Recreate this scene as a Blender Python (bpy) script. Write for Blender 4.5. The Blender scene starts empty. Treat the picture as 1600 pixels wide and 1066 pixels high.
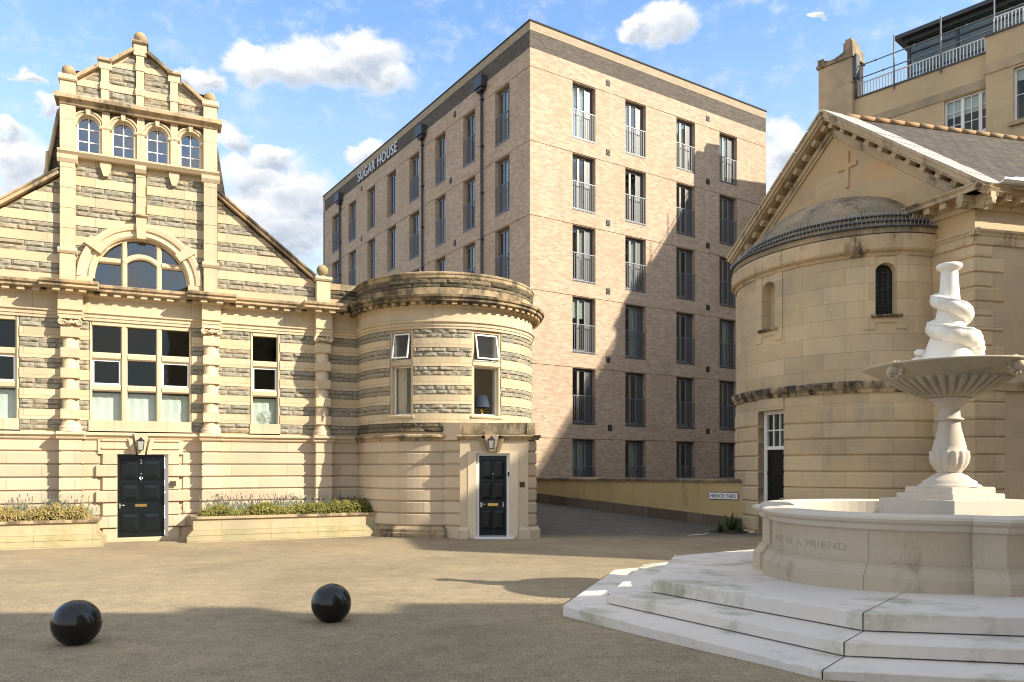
import bpy, math, random
from mathutils import Vector, Matrix, noise as mnoise
random.seed(7)
R = math.radians
sc = bpy.context.scene
col = sc.collection

# ------------------------------------------------------------------ objects
def tag(o, label=None, cat=None, group=None, kind=None):
    if label: o['label'] = label
    if cat: o['category'] = cat
    if group: o['group'] = group
    if kind: o['kind'] = kind
    return o

def empty(name, loc=(0, 0, 0), rz=0.0):
    o = bpy.data.objects.new(name, None)
    o.empty_display_size = 0.3
    col.objects.link(o)
    o.location = loc
    o.rotation_euler = (0, 0, rz)
    return o

def inst(mesh, name, parent=None, loc=(0, 0, 0), rz=0.0):
    o = bpy.data.objects.new(name, mesh)
    col.objects.link(o)
    o.location = loc
    o.rotation_euler = (0, 0, rz)
    if parent: o.parent = parent
    return o

class MB:
    def __init__(s, xf=None):
        s.v = []; s.f = []; s.uv = []; s.sm = []; s.xf = xf
    def face(s, pts, uv=None, smooth=False):
        pts = [Vector(p) for p in pts]
        if s.xf: pts = [s.xf(p) for p in pts]
        if uv is None:
            n = Vector((0, 0, 0))
            for i in range(len(pts)):
                a, b = pts[i], pts[(i + 1) % len(pts)]
                n += Vector(((a.y - b.y) * (a.z + b.z), (a.z - b.z) * (a.x + b.x), (a.x - b.x) * (a.y + b.y)))
            if n.length > 0: n.normalize()
            h = math.hypot(n.x, n.y)
            if h < 0.6: uv = [(p.x, p.y) for p in pts]
            else:
                tx, ty = -n.y / h, n.x / h
                uv = [(p.x * tx + p.y * ty, p.z) for p in pts]
        i0 = len(s.v)
        s.v.extend(pts)
        s.f.append(tuple(range(i0, i0 + len(pts))))
        s.uv.extend(uv); s.sm.append(smooth)
    def box(s, x0, x1, y0, y1, z0, z1, skip=''):
        a = [(x0, y0), (x1, y0), (x1, y1), (x0, y1)]
        for i in range(4):
            p, q = a[i], a[(i + 1) % 4]
            s.face([(p[0], p[1], z0), (q[0], q[1], z0), (q[0], q[1], z1), (p[0], p[1], z1)])
        s.face([(x, y, z1) for x, y in a])
        s.face([(x, y, z0) for x, y in reversed(a)])
    def prism(s, poly, z0, z1):
        n = len(poly)
        for i in range(n):
            p, q = poly[i], poly[(i + 1) % n]
            s.face([(p[0], p[1], z0), (q[0], q[1], z0), (q[0], q[1], z1), (p[0], p[1], z1)])
        s.face([(x, y, z1) for x, y in poly])
        s.face([(x, y, z0) for x, y in reversed(poly)])
    def vprism(s, poly, y0, y1):
        # poly of (x,z), counter-clockwise seen from -Y
        n = len(poly)
        s.face([(x, y0, z) for x, z in poly])
        s.face([(x, y1, z) for x, z in reversed(poly)])
        for i in range(n):
            p, q = poly[i], poly[(i + 1) % n]
            s.face([(p[0], y1, p[1]), (q[0], y1, q[1]), (q[0], y0, q[1]), (p[0], y0, p[1])])
    def lathe(s, prof, n=32, c=(0, 0, 0), rf=None, a0=0.0, a1=2 * math.pi, smooth=True, cap=True):
        full = abs(a1 - a0 - 2 * math.pi) < 1e-6
        def P(r, z, a):
            rr = r if rf is None else rf(r, z, a)
            return (c[0] + rr * math.cos(a), c[1] + rr * math.sin(a), c[2] + z)
        for i in range(n):
            t0 = a0 + (a1 - a0) * i / n; t1 = a0 + (a1 - a0) * (i + 1) / n
            for j in range(len(prof) - 1):
                (r0, z0), (r1, z1) = prof[j], prof[j + 1]
                pts = [P(r0, z0, t0), P(r0, z0, t1), P(r1, z1, t1), P(r1, z1, t0)]
                rm = max(r0, r1)
                uv = [(t0 * rm, z0), (t1 * rm, z0), (t1 * rm, z1), (t0 * rm, z1)]
                if r0 < 1e-6: pts = pts[1:]; uv = uv[1:]
                elif r1 < 1e-6: pts = pts[:3]; uv = uv[:3]
                s.face(pts, uv, smooth)
    def tube(s, path, rad, n=8, caps=True, smooth=True):
        path = [Vector(p) for p in path]
        rings = []
        up = None
        for i, p in enumerate(path):
            d = (path[min(i + 1, len(path) - 1)] - path[max(i - 1, 0)]).normalized()
            if up is None:
                up = Vector((0, 0, 1)) if abs(d.z) < 0.9 else Vector((1, 0, 0))
            x = d.cross(up)
            if x.length < 1e-4: x = d.cross(Vector((0.3, 1, 0.2)))
            x.normalize(); y = x.cross(d).normalized(); up = y
            r = rad[i] if isinstance(rad, (list, tuple)) else rad
            rings.append([p + (x * math.cos(2 * math.pi * k / n) + y * math.sin(2 * math.pi * k / n)) * r for k in range(n)])
        for i in range(len(rings) - 1):
            for k in range(n):
                a, b = rings[i], rings[i + 1]
                s.face([a[k], b[k], b[(k + 1) % n], a[(k + 1) % n]], [(k / n, i), (k / n, i + 1), ((k + 1) / n, i + 1), ((k + 1) / n, i)], smooth)
        if caps:
            s.face(rings[0]); s.face(list(reversed(rings[-1])))
    def bar(s, p, q, w, d=None):
        s.tube([p, q], w, 6)
    def sphere(s, c, r, n=20, m=12, fn=None, smooth=True):
        def P(i, j):
            th = math.pi * j / m; ph = 2 * math.pi * i / n
            d = Vector((math.sin(th) * math.cos(ph), math.sin(th) * math.sin(ph), math.cos(th)))
            k = fn(d) if fn else Vector((1, 1, 1))
            if isinstance(r, (int, float)): rr = Vector((r, r, r))
            else: rr = Vector(r)
            if isinstance(k, float): k = Vector((k, k, k))
            return (c[0] + d.x * rr.x * k.x, c[1] + d.y * rr.y * k.y, c[2] + d.z * rr.z * k.z)
        for j in range(m):
            for i in range(n):
                pts = [P(i, j + 1), P(i + 1, j + 1), P(i + 1, j), P(i, j)]
                if j == 0: pts = pts[:3]
                elif j == m - 1: pts = pts[1:]
                s.face(pts, None, smooth)
    def build(s, name, mat, parent=None, weld=False):
        me = bpy.data.meshes.new(name)
        me.from_pydata([tuple(p) for p in s.v], [], s.f)
        ul = me.uv_layers.new(name='UVMap')
        flat = [c for uv in s.uv for c in uv]
        ul.data.foreach_set('uv', flat)
        me.polygons.foreach_set('use_smooth', s.sm)
        if weld or any(s.sm):
            import bmesh
            b = bmesh.new(); b.from_mesh(me)
            bmesh.ops.remove_doubles(b, verts=b.verts, dist=1e-5)
            b.to_mesh(me); b.free()
        me.materials.append(mat)
        me.update()
        return inst(me, name, parent)

# surfaces: u along, out outward, z up -------------------------------------
class Flat:
    n = 1
    def __init__(s, ox=0, oy=0, ang=0): s.o = (ox, oy); s.c = (math.cos(ang), math.sin(ang)); s.seg = 1e9
    def P(s, u, z, out): return (s.o[0] + u * s.c[0] + out * s.c[1], s.o[1] + u * s.c[1] - out * s.c[0], z)
class Cyl:
    def __init__(s, cx, cy, r): s.cx, s.cy, s.r = cx, cy, r; s.seg = 0.16
    def P(s, u, z, out):
        t = u / s.r; k = s.r + out
        return (s.cx + k * math.sin(t), s.cy - k * math.cos(t), z)
    def u(s, deg): return R(deg) * s.r
class Ell:
    def __init__(s, cx, cy, a, d):
        s.cx, s.cy, s.a, s.d = cx, cy, a, d; s.seg = 0.16
        s.tab = [0.0]; N = 720
        for i in range(N):
            f = math.pi * (i + .5) / N
            s.tab.append(s.tab[-1] + math.hypot(a * math.sin(f), d * math.cos(f)) * math.pi / N)
        s.N = N
    def phi(s, u):
        l = min(max(-u, 0), s.tab[-1] - 1e-6)
        lo, hi = 0, s.N
        while hi - lo > 1:
            m = (lo + hi) // 2
            if s.tab[m] <= l: lo = m
            else: hi = m
        fr = (l - s.tab[lo]) / max(s.tab[hi] - s.tab[lo], 1e-9)
        return math.pi * (lo + fr) / s.N
    def u(s, deg):
        i = deg / 180 * s.N; lo = int(min(i, s.N - 1)); fr = i - lo
        return -(s.tab[lo] + (s.tab[lo + 1] - s.tab[lo]) * fr)
    def P(s, u, z, out):
        f = s.phi(u)
        return (s.cx + (s.a + out) * math.cos(f), s.cy - (s.d + out) * math.sin(f), z)

def steps(S, u0, u1):
    n = max(1, int(math.ceil(abs(u1 - u0) / S.seg)))
    return [u0 + (u1 - u0) * i / n for i in range(n + 1)]

def run(mb, S, u0, u1, prof, caps=True):
    """extrude a moulding profile [(out,z)...] (bottom to top, closed behind) along the surface"""
    us = steps(S, u0, u1)
    for i in range(len(us) - 1):
        for j in range(len(prof) - 1):
            (o0, z0), (o1, z1) = prof[j], prof[j + 1]
            ln = z1 if abs(z1 - z0) > 1e-6 else z0 + abs(o1 - o0)
            mb.face([S.P(us[i], z0, o0), S.P(us[i + 1], z0, o0), S.P(us[i + 1], z1, o1), S.P(us[i], z1, o1)],
                    [(us[i], z0), (us[i + 1], z0), (us[i + 1], ln), (us[i], ln)])
    if caps:
        mb.face([S.P(u0, z, o) for o, z in reversed(prof)], [(o, z) for o, z in reversed(prof)])
        mb.face([S.P(u1, z, o) for o, z in prof], [(o, z) for o, z in prof])

def slab(mb, S, u0, u1, z0, z1, out, back=-0.2):
    run(mb, S, u0, u1, [(back, z0), (out, z0), (out, z1), (back, z1), (back, z0)])

def course(mb, S, u0, u1, z0, z1, out, back=-0.2, ch=0.018):
    run(mb, S, u0, u1, [(back, z0), (out - ch, z0), (out, z0 + ch), (out, z1 - ch), (out - ch, z1), (back, z1)])

def region(mb, S, xl, xr, z0, z1, out, back=-0.2, nz=6):
    """flat-faced slab whose ends follow xl(z), xr(z)"""
    zs = [z0 + (z1 - z0) * i / nz for i in range(nz + 1)]
    for i in range(nz):
        a, b = zs[i], zs[i + 1]
        l0, r0, l1, r1 = xl(a), xr(a), xl(b), xr(b)
        if r0 - l0 < .01 and r1 - l1 < .01: continue
        r0 = max(r0, l0); r1 = max(r1, l1)
        mb.face([S.P(l0, a, out), S.P(r0, a, out), S.P(r1, b, out), S.P(l1, b, out)], [(l0, a), (r0, a), (r1, b), (l1, b)])
        mb.face([S.P(l0, a, back), S.P(l0, a, out), S.P(l1, b, out), S.P(l1, b, back)])
        mb.face([S.P(r0, a, out), S.P(r0, a, back), S.P(r1, b, back), S.P(r1, b, out)])
    l, r = xl(z1), xr(z1)
    if r > l: mb.face([S.P(l, z1, out), S.P(r, z1, out), S.P(r, z1, back), S.P(l, z1, back)])
    l, r = xl(z0), xr(z0)
    if r > l: mb.face([S.P(r, z0, out), S.P(l, z0, out), S.P(l, z0, back), S.P(r, z0, back)])

def rock(mb, S, xl, xr, z0, z1, out=0.0, courses=2, rnd=None, bmin=.30, bmax=.62):
    """rock-faced blocks filling xl(z)..xr(z), each a bulging rough grid"""
    if not callable(xl): xl = lambda z, q=xl: q
    if not callable(xr): xr = lambda z, q=xr: q
    hs = [random.uniform(.8, 1.2) for _ in range(courses)]
    t = sum(hs); zz = [z0]
    for h in hs: zz.append(zz[-1] + (z1 - z0) * h / t)
    for k in range(courses):
        a, b = zz[k], zz[k + 1]
        lo = min(xl(a), xl(b)); hi = max(xr(a), xr(b))
        x = lo - random.uniform(0, .2)
        while x < hi:
            w = random.uniform(bmin, bmax)
            e = x + w
            if hi - e < .14: e = hi + .01
            rock_block(mb, S, lambda z, x=x: max(x, xl(z)), lambda z, e=e: min(e, xr(z)), a, b, out)
            x = e

def rock_block(mb, S, L, Rr, z0, z1, out):
    g = .004
    z0 += g; z1 -= g
    zm = (z0 + z1) / 2
    if Rr(zm) - L(zm) < .05: return
    nz = 4
    nu = max(3, int((Rr(zm) - L(zm)) / .055))
    lift = random.uniform(.006, .026); tu = random.uniform(-.014, .014); tz = random.uniform(-.014, .012)
    sd = Vector((random.random() * 99, random.random() * 99, 0))
    V = []
    for j in range(nz + 1):
        z = z0 + (z1 - z0) * j / nz
        l, r = L(z) + g, Rr(z) - g
        if r < l: r = l
        row = []
        for i in range(nu + 1):
            u = l + (r - l) * i / nu
            edge = i in (0, nu) or j in (0, nz)
            if edge: o = out - .007
            else:
                fu = i / nu * 2 - 1; fz = j / nz * 2 - 1
                o = out + lift + tu * fu + tz * fz + .026 * mnoise.noise(sd + Vector((u * 8, z * 12, 0))) + random.uniform(-.005, .005)
                u += random.uniform(-.008, .008)
            row.append((u, z, o))
        V.append(row)
    base = len(mb.v)
    def pt(q):
        p = Vector(S.P(q[0], q[1], q[2])); return mb.xf(p) if mb.xf else p
    for row in V:
        for q in row: mb.v.append(pt(q))
    W = nu + 1
    for j in range(nz):
        for i in range(nu):
            ids = (base + j * W + i, base + j * W + i + 1, base + (j + 1) * W + i + 1, base + (j + 1) * W + i)
            mb.f.append(ids)
            for q in (V[j][i], V[j][i + 1], V[j + 1][i + 1], V[j + 1][i]): mb.uv.append((q[0], q[1]))
            mb.sm.append(False)

# ------------------------------------------------------------------ materials
def newmat(name):
    m = bpy.data.materials.new(name); m.use_nodes = True
    nt = m.node_tree; nt.nodes.clear()
    out = nt.nodes.new('ShaderNodeOutputMaterial')
    b = nt.nodes.new('ShaderNodeBsdfPrincipled')
    nt.links.new(b.outputs[0], out.inputs[0])
    return m, nt, b, out
def N(nt, t, **k):
    n = nt.nodes.new(t)
    for a, v in k.items(): setattr(n, a, v)
    return n
def L(nt, a, b): nt.links.new(a, b)
def c4(c): return (c[0], c[1], c[2], 1)
def ramp(nt, fac, stops):
    r = N(nt, 'ShaderNodeValToRGB')
    e = r.color_ramp.elements
    while len(e) < len(stops): e.new(0.5)
    for i, (p, c) in enumerate(stops):
        e[i].position = p; e[i].color = c4(c) if len(c) == 3 else c
    L(nt, fac, r.inputs[0]); return r.outputs[0]
def noise(nt, scale, detail=4, rough=.6, co=None, mp=None, dist=0):
    n = N(nt, 'ShaderNodeTexNoise'); n.inputs['Scale'].default_value = scale
    n.inputs['Detail'].default_value = detail; n.inputs['Roughness'].default_value = rough
    n.inputs['Distortion'].default_value = dist
    if co is None:
        tc = N(nt, 'ShaderNodeTexCoord'); co = tc.outputs['Object']
    if mp:
        m = N(nt, 'ShaderNodeMapping'); m.inputs['Scale'].default_value = mp; L(nt, co, m.inputs[0]); co = m.outputs[0]
    L(nt, co, n.inputs['Vector'])
    return n.outputs[0]
def mix(nt, fac, a, b, mode='MIX'):
    m = N(nt, 'ShaderNodeMix', data_type='RGBA', blend_type=mode)
    if isinstance(fac, (int, float)): m.inputs[0].default_value = fac
    else: L(nt, fac, m.inputs[0])
    for s, v in ((m.inputs[6], a), (m.inputs[7], b)):
        if isinstance(v, (tuple, list)): s.default_value = c4(v)
        else: L(nt, v, s)
    return m.outputs[2]
def bump(nt, b, h, strength=.3, dist=.02):
    n = N(nt, 'ShaderNodeBump'); n.inputs['Strength'].default_value = strength; n.inputs['Distance'].default_value = dist
    L(nt, h, n.inputs['Height']); L(nt, n.outputs[0], b.inputs['Normal'])

def stone(name, base, row=.3, bw=.9, uo=0, zo=0, joint=.75, var=.10, warm=(.62, .40, .22), grey=(.33, .29, .20), streak=.25, black=0.0, joints=True, rough=.85, moss=0.0, blackthr=.52, grain=1.0, patch=.14):
    m, nt, b, out = newmat(name)
    b.inputs['Roughness'].default_value = rough
    b.inputs['Specular IOR Level'].default_value = .25
    base = Vector(base)
    colr = tuple(base)
    if joints:
        uvn = N(nt, 'ShaderNodeTexCoord')
        mp = N(nt, 'ShaderNodeMapping'); mp.inputs['Location'].default_value = (uo, -zo, 0)
        L(nt, uvn.outputs['UV'], mp.inputs[0])
        br = N(nt, 'ShaderNodeTexBrick'); br.offset = .5; br.squash = 1
        br.inputs['Scale'].default_value = 1; br.inputs['Mortar Size'].default_value = .0065
        br.inputs['Mortar Smooth'].default_value = .3
        br.inputs['Brick Width'].default_value = bw; br.inputs['Row Height'].default_value = row
        br.inputs['Color1'].default_value = c4(base * (1 + var)); br.inputs['Color2'].default_value = c4(Vector((base.x * (1 - var), base.y * (1 - var * 1.15), base.z * (1 - var * 1.4))))
        br.inputs['Mortar'].default_value = c4(base * joint)
        L(nt, mp.outputs[0], br.inputs[0])
        colr = br.outputs[0]
    n1 = noise(nt, 1.1, 5, .65)
    f1 = ramp(nt, n1, [(.42, (0, 0, 0)), (.72, (1, 1, 1))])
    c = mix(nt, f1, colr, mix(nt, .55, colr, warm)) if streak >= 0 else colr
    n2 = noise(nt, 2.2, 6, .7, mp=(1, 1, .22))
    f2 = ramp(nt, n2, [(.5, (0, 0, 0)), (.78, (streak, streak, streak))])
    c = mix(nt, f2, c, grey)
    n3 = noise(nt, 55, 3, .6)
    g_ = .5 * grain
    f3 = ramp(nt, n3, [(.3, (1 - .18 * g_,) * 3), (.7, (1 + .1 * g_,) * 3)])
    n6 = noise(nt, .55, 4, .6)
    c = mix(nt, 1.0, c, ramp(nt, n6, [(.3, (1 - patch, 1 - patch, 1 - patch * .8)), (.7, (1 + patch, 1 + patch, 1 + patch))]), 'MULTIPLY')
    c = mix(nt, 1.0, c, f3, 'MULTIPLY')
    if black > 0:
        n4 = noise(nt, 1.7, 7, .72, mp=(1, 1, .45))
        f4 = ramp(nt, n4, [(blackthr, (0, 0, 0)), (blackthr + .14, (black, black, black))])
        c = mix(nt, f4, c, (.045, .04, .03))
    if moss > 0:
        n5 = noise(nt, 1.3, 7, .7)
        f5 = ramp(nt, n5, [(.5, (0, 0, 0)), (.7, (moss, moss, moss))])
        c = mix(nt, f5, c, (.17, .19, .06))
    L(nt, c, b.inputs['Base Color'])
    hh = noise(nt, 24, 6, .7)
    bump(nt, b, hh, .3 * grain, .01)
    return m

def plain(name, base, rough=.6, metal=0.0, nv=.1, ns=8, spec=.5, bmp=0, coat=0):
    m, nt, b, out = newmat(name)
    b.inputs['Roughness'].default_value = rough; b.inputs['Metallic'].default_value = metal
    b.inputs['Specular IOR Level'].default_value = spec
    if coat: b.inputs['Coat Weight'].default_value = coat; b.inputs['Coat Roughness'].default_value = .05
    n = noise(nt, ns, 5, .65)
    base = Vector(base)
    c = ramp(nt, n, [(.3, base * (1 - nv)), (.7, base * (1 + nv))])
    L(nt, c, b.inputs['Base Color'])
    if bmp: bump(nt, b, noise(nt, ns * 6, 5, .7), bmp, .01)
    return m

def rockmat(name, cols, tan=.3):
    m, nt, b, out = newmat(name)
    b.inputs['Roughness'].default_value = .9; b.inputs['Specular IOR Level'].default_value = .2
    g = N(nt, 'ShaderNodeNewGeometry')
    k = len(cols)
    r = ramp(nt, g.outputs['Random Per Island'], [(i / (k - 1), c) for i, c in enumerate(cols)])
    n1 = noise(nt, 14, 5, .7)
    f = ramp(nt, n1, [(.35, (.72, .72, .72)), (.7, (1.2, 1.2, 1.2))])
    c = mix(nt, 1, r, f, 'MULTIPLY')
    n2 = noise(nt, 3, 4, .6)
    f2 = ramp(nt, n2, [(.52, (0, 0, 0)), (.7, (tan, tan, tan))])
    c = mix(nt, f2, c, (.24, .15, .07))
    L(nt, c, b.inputs['Base Color'])
    bump(nt, b, noise(nt, 40, 5, .7), .5, .012)
    return m

def brickmat(name, c1, c2, c3, mortar, stain=(.2, .15, .1), st=.2):
    m, nt, b, out = newmat(name)
    b.inputs['Roughness'].default_value = .85; b.inputs['Specular IOR Level'].default_value = .25
    uvn = N(nt, 'ShaderNodeTexCoord')
    def br(ca, cb, off, bias):
        t = N(nt, 'ShaderNodeTexBrick'); t.offset = .5
        t.inputs['Scale'].default_value = 1; t.inputs['Mortar Size'].default_value = .006; t.inputs['Mortar Smooth'].default_value = .2
        t.inputs['Brick Width'].default_value = .225; t.inputs['Row Height'].default_value = .075
        t.inputs['Bias'].default_value = bias
        t.inputs['Color1'].default_value = c4(ca); t.inputs['Color2'].default_value = c4(cb); t.inputs['Mortar'].default_value = c4(mortar)
        mp = N(nt, 'ShaderNodeMapping'); mp.inputs['Location'].default_value = off
        L(nt, uvn.outputs['UV'], mp.inputs[0]); L(nt, mp.outputs[0], t.inputs[0])
        return t
    t1 = br(c1, c2, (0, 0, 0), 0)
    t2 = br((0, 0, 0), (1, 1, 1), (22.5, 7.5, 0), -.75)
    f = mix(nt, .8, (0, 0, 0), t2.outputs[0])
    c = mix(nt, t2.outputs[0], t1.outputs[0], mix(nt, t1.outputs['Fac'], c3, mortar))
    c = mix(nt, .92, t1.outputs[0], c)
    n1 = noise(nt, .5, 4, .6)
    f1 = ramp(nt, n1, [(.45, (0, 0, 0)), (.75, (st, st, st))])
    c = mix(nt, f1, c, stain)
    n3 = noise(nt, 30, 3, .6)
    c = mix(nt, 1, c, ramp(nt, n3, [(.3, (.86, .86, .86)), (.7, (1.1, 1.1, 1.1))]), 'MULTIPLY')
    L(nt, c, b.inputs['Base Color'])
    inv = N(nt, 'ShaderNodeMath', operation='SUBTRACT'); inv.inputs[0].default_value = 1
    L(nt, t1.outputs['Fac'], inv.inputs[1])
    bump(nt, b, inv.outputs[0], .35, .01)
    return m

def glassmat(name, tint=(.75, .8, .78), refl=1.0, rough=.02, ior=1.5):
    m = bpy.data.materials.new(name); m.use_nodes = True
    nt = m.node_tree; nt.nodes.clear()
    out = N(nt, 'ShaderNodeOutputMaterial')
    tr = N(nt, 'ShaderNodeBsdfTransparent'); tr.inputs[0].default_value = c4(tint)
    gl = N(nt, 'ShaderNodeBsdfGlossy'); gl.inputs['Roughness'].default_value = rough; gl.inputs[0].default_value = (refl, refl, refl, 1)
    lw_ = N(nt, 'ShaderNodeLayerWeight'); lw_.inputs[0].default_value = .5
    f0 = ((ior - 1) / (ior + 1)) ** 2
    pw = N(nt, 'ShaderNodeMath', operation='POWER'); L(nt, lw_.outputs['Facing'], pw.inputs[0]); pw.inputs[1].default_value = 4
    fr = N(nt, 'ShaderNodeMath', operation='MULTIPLY_ADD'); L(nt, pw.outputs[0], fr.inputs[0]); fr.inputs[1].default_value = .9 - f0; fr.inputs[2].default_value = f0
    bp = N(nt, 'ShaderNodeBump'); bp.inputs['Strength'].default_value = .06; bp.inputs['Distance'].default_value = .02
    L(nt, noise(nt, 2.5, 2, .5), bp.inputs['Height']); L(nt, bp.outputs[0], gl.inputs['Normal'])
    ms = N(nt, 'ShaderNodeMixShader')
    L(nt, fr.outputs[0], ms.inputs[0]); L(nt, tr.outputs[0], ms.inputs[1]); L(nt, gl.outputs[0], ms.inputs[2])
    L(nt, ms.outputs[0], out.inputs[0])
    return m

def leafmat(name, stops):
    m, nt, b, out = newmat(name)
    b.inputs['Roughness'].default_value = .6; b.inputs['Specular IOR Level'].default_value = .3
    g = N(nt, 'ShaderNodeNewGeometry')
    r = ramp(nt, g.outputs['Random Per Island'], stops)
    n = noise(nt, 2.5, 3, .6)
    c = mix(nt, 1, r, ramp(nt, n, [(.3, (.7, .75, .7)), (.7, (1.25, 1.2, 1.1))]), 'MULTIPLY')
    L(nt, c, b.inputs['Base Color'])
    return m

PALE = (.56, .415, .255)
M = {}
M['ashlar'] = stone('ashlar_rusticated', (.545, .44, .305), row=.30, bw=1.35, zo=.26, joint=.60, var=.13, warm=(.54, .38, .25), streak=.35, grey=(.38, .325, .21))
M['band'] = stone('ashlar_band', (.545, .445, .295), row=.231, bw=.95, zo=.092, joint=.55, var=.12, warm=(.54, .40, .21), streak=.4, grey=(.37, .325, .2))
M['trim'] = stone('dressed_stone', (.545, .445, .298), row=3, bw=1.1, joint=.6, var=.1, streak=.4, warm=(.55, .40, .23), grey=(.37, .325, .2), black=.25, blackthr=.6)
M['weathered'] = stone('weathered_cornice', (.44, .335, .205), row=4, bw=.9, joint=.6, var=.08, streak=.7, black=.8, blackthr=.47)
M['coping'] = stone('weathered_coping', (.28, .215, .13), row=4, bw=.7, joint=.6, streak=.6, black=.92, blackthr=.43, moss=.3)
M['ball'] = stone('weathered_ball', (.33, .25, .14), joints=False, streak=.6, black=.6, moss=.5)
M['bayparapet'] = stone('bay_parapet_stone', (.36, .275, .165), row=4, bw=.95, joint=.55, streak=.6, black=.85, blackthr=.46, moss=.2)
M['rock'] = rockmat('rock_faced_sandstone', [(.28, .255, .19), (.33, .295, .22), (.25, .24, .19), (.37, .305, .21), (.295, .275, .215), (.335, .305, .235)], .25)
M['rockdark'] = rockmat('rock_faced_weathered', [(.12, .10, .065), (.18, .15, .10), (.075, .065, .045), (.21, .165, .105)], .2)
M['brick'] = brickmat('buff_brick', (.53, .395, .28), (.385, .275, .19), (.15, .10, .07), (.55, .44, .33), (.33, .23, .15), .4)
M['darkbrick'] = brickmat('blue_grey_brick', (.125, .105, .085), (.075, .062, .052), (.20, .155, .11), (.16, .135, .105), (.06, .05, .04), .4)
M['lightbrick'] = brickmat('parapet_brick', (.40, .32, .22), (.33, .26, .175), (.24, .18, .12), (.37, .3, .215))
M['dark_metal'] = plain('dark_grey_metal', (.035, .037, .042), .4, 0.0, .15)
M['pipe'] = plain('pipe_paint', (.045, .047, .052), .45, 0.0, .1)
M['rail'] = plain('galvanised_rail', (.20, .205, .215), .45, .3, .1)
M['frame'] = plain('grey_window_frame', (.07, .073, .078), .4, 0, .1)
M['stile'] = plain('pale_window_frame', (.20, .20, .19), .4, 0, .1)
M['vent'] = plain('vent_plate', (.05, .045, .04), .6)
M['glass'] = glassmat('window_glass', ior=1.85)
M['skyglass'] = glassmat('sky_reflecting_glass', (.5, .55, .6), .9, .02, 2.5)
M['archglass'] = glassmat('arch_window_glass', (.8, .84, .82), .9, .02, 1.9)
M['clear'] = glassmat('clear_glass', (.93, .95, .94), .7, .02, 1.3)
M['oldglass'] = glassmat('old_window_glass', (.86, .9, .88), .75, .03, 1.42)
M['penthouse_glass'] = glassmat('penthouse_glass', (.55, .70, .68), 1.0, .02, 1.7)
M['white'] = plain('white_paint', (.78, .77, .74), .45, 0, .04)
M['curtain'] = plain('white_curtain', (.72, .71, .68), .8, 0, .08, 20)
M['blind'] = plain('pale_blind', (.74, .75, .72), .7, 0, .06, 3)
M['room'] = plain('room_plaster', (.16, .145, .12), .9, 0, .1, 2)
M['roomlight'] = plain('bay_room_plaster', (.84, .76, .64), .9, 0, .04, 2)
M['doorpaint'] = plain('black_gloss_paint', (.005, .008, .0095), .3, 0, .1, 4, .3, 0, .06)
M['brass'] = plain('brass', (.62, .42, .14), .3, 1, .1)
M['steel'] = plain('polished_steel', (.6, .6, .6), .25, 1, .05)
M['iron'] = plain('black_iron', (.02, .02, .022), .5, .3, .1)
M['slate'] = None
M['render'] = stone('ochre_render', (.50, .375, .18), joints=False, streak=.4, black=.75, blackthr=.6, warm=(.42, .27, .12), grey=(.2, .15, .08))
M['plinthstone'] = stone('setted_plinth', (.13, .105, .08), row=3, bw=.62, joint=.6, var=.3, streak=.4, warm=(.16, .10, .075), grey=(.09, .085, .07))
M['churchstone'] = stone('church_ashlar', (.56, .44, .275), row=.375, bw=.95, zo=.12, joint=.6, var=.11, warm=(.56, .38, .19), grey=(.36, .32, .22), streak=.75, patch=.2, black=.3, blackthr=.6)
M['churchgable'] = stone('church_gable_stone', (.55, .41, .235), row=.375, bw=1.1, zo=.12, joint=.85, var=.07, warm=(.56, .27, .08), grey=(.40, .33, .2), streak=.55, patch=.2)
M['churchwarm'] = stone('church_moulding', (.55, .43, .27), row=4, bw=.9, joint=.7, var=.06, streak=.5, black=.75, blackthr=.53, warm=(.42, .27, .13))
M['churchblack'] = stone('church_stained_ledge', (.46, .36, .22), row=4, bw=.9, joint=.75, var=.06, streak=.6, black=.97, blackthr=.40)
M['dome'] = stone('dome_stone', (.25, .21, .14), row=.25, bw=.8, joint=.4, streak=.7, black=.85, blackthr=.52, grey=(.2, .165, .11), grain=2)
M['lead'] = plain('grey_lead', (.075, .08, .085), .55, .1, .35, 5)
M['spike'] = plain('spike_steel', (.36, .36, .35), .4, .4, .05)
M['whitelead'] = plain('pale_coping_slab', (.36, .345, .315), .75, 0, .22, 2.5, .2, bmp=.3)
M['officestone'] = stone('office_stone', (.56, .43, .255), row=.3, bw=.7, joint=.92, var=.05, streak=.2, warm=(.44, .31, .17))
M['officeband'] = stone('office_band', (.36, .30, .2), row=3, bw=.8, joint=.8, var=.12, streak=.6, grey=(.22, .19, .14))
M['chimney'] = stone('chimney_stone', (.42, .34, .215), row=.3, bw=.6, joint=.85, var=.08, streak=.6, black=.35, blackthr=.6)
M['fountain'] = stone('fountain_limestone', (.62, .55, .45), grain=.6, joints=False, streak=.35, warm=(.5, .41, .3), grey=(.36, .33, .27), black=.2, blackthr=.62)
M['basin'] = stone('basin_limestone', (.53, .445, .325), grain=.6, row=5, bw=1.6, joint=.6, var=.06, streak=.75, warm=(.46, .36, .25), grey=(.31, .275, .21), black=.45, blackthr=.57)
M['bowl'] = stone('bowl_limestone', (.47, .41, .30), grain=.6, joints=False, streak=.5, warm=(.46, .38, .25), grey=(.34, .28, .2), black=.4, blackthr=.56)
M['step'] = stone('step_limestone', (.70, .64, .56), grain=.45, joints=False, streak=.25, warm=(.58, .49, .38), grey=(.43, .40, .32), black=.5, blackthr=.64, moss=.75)
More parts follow.
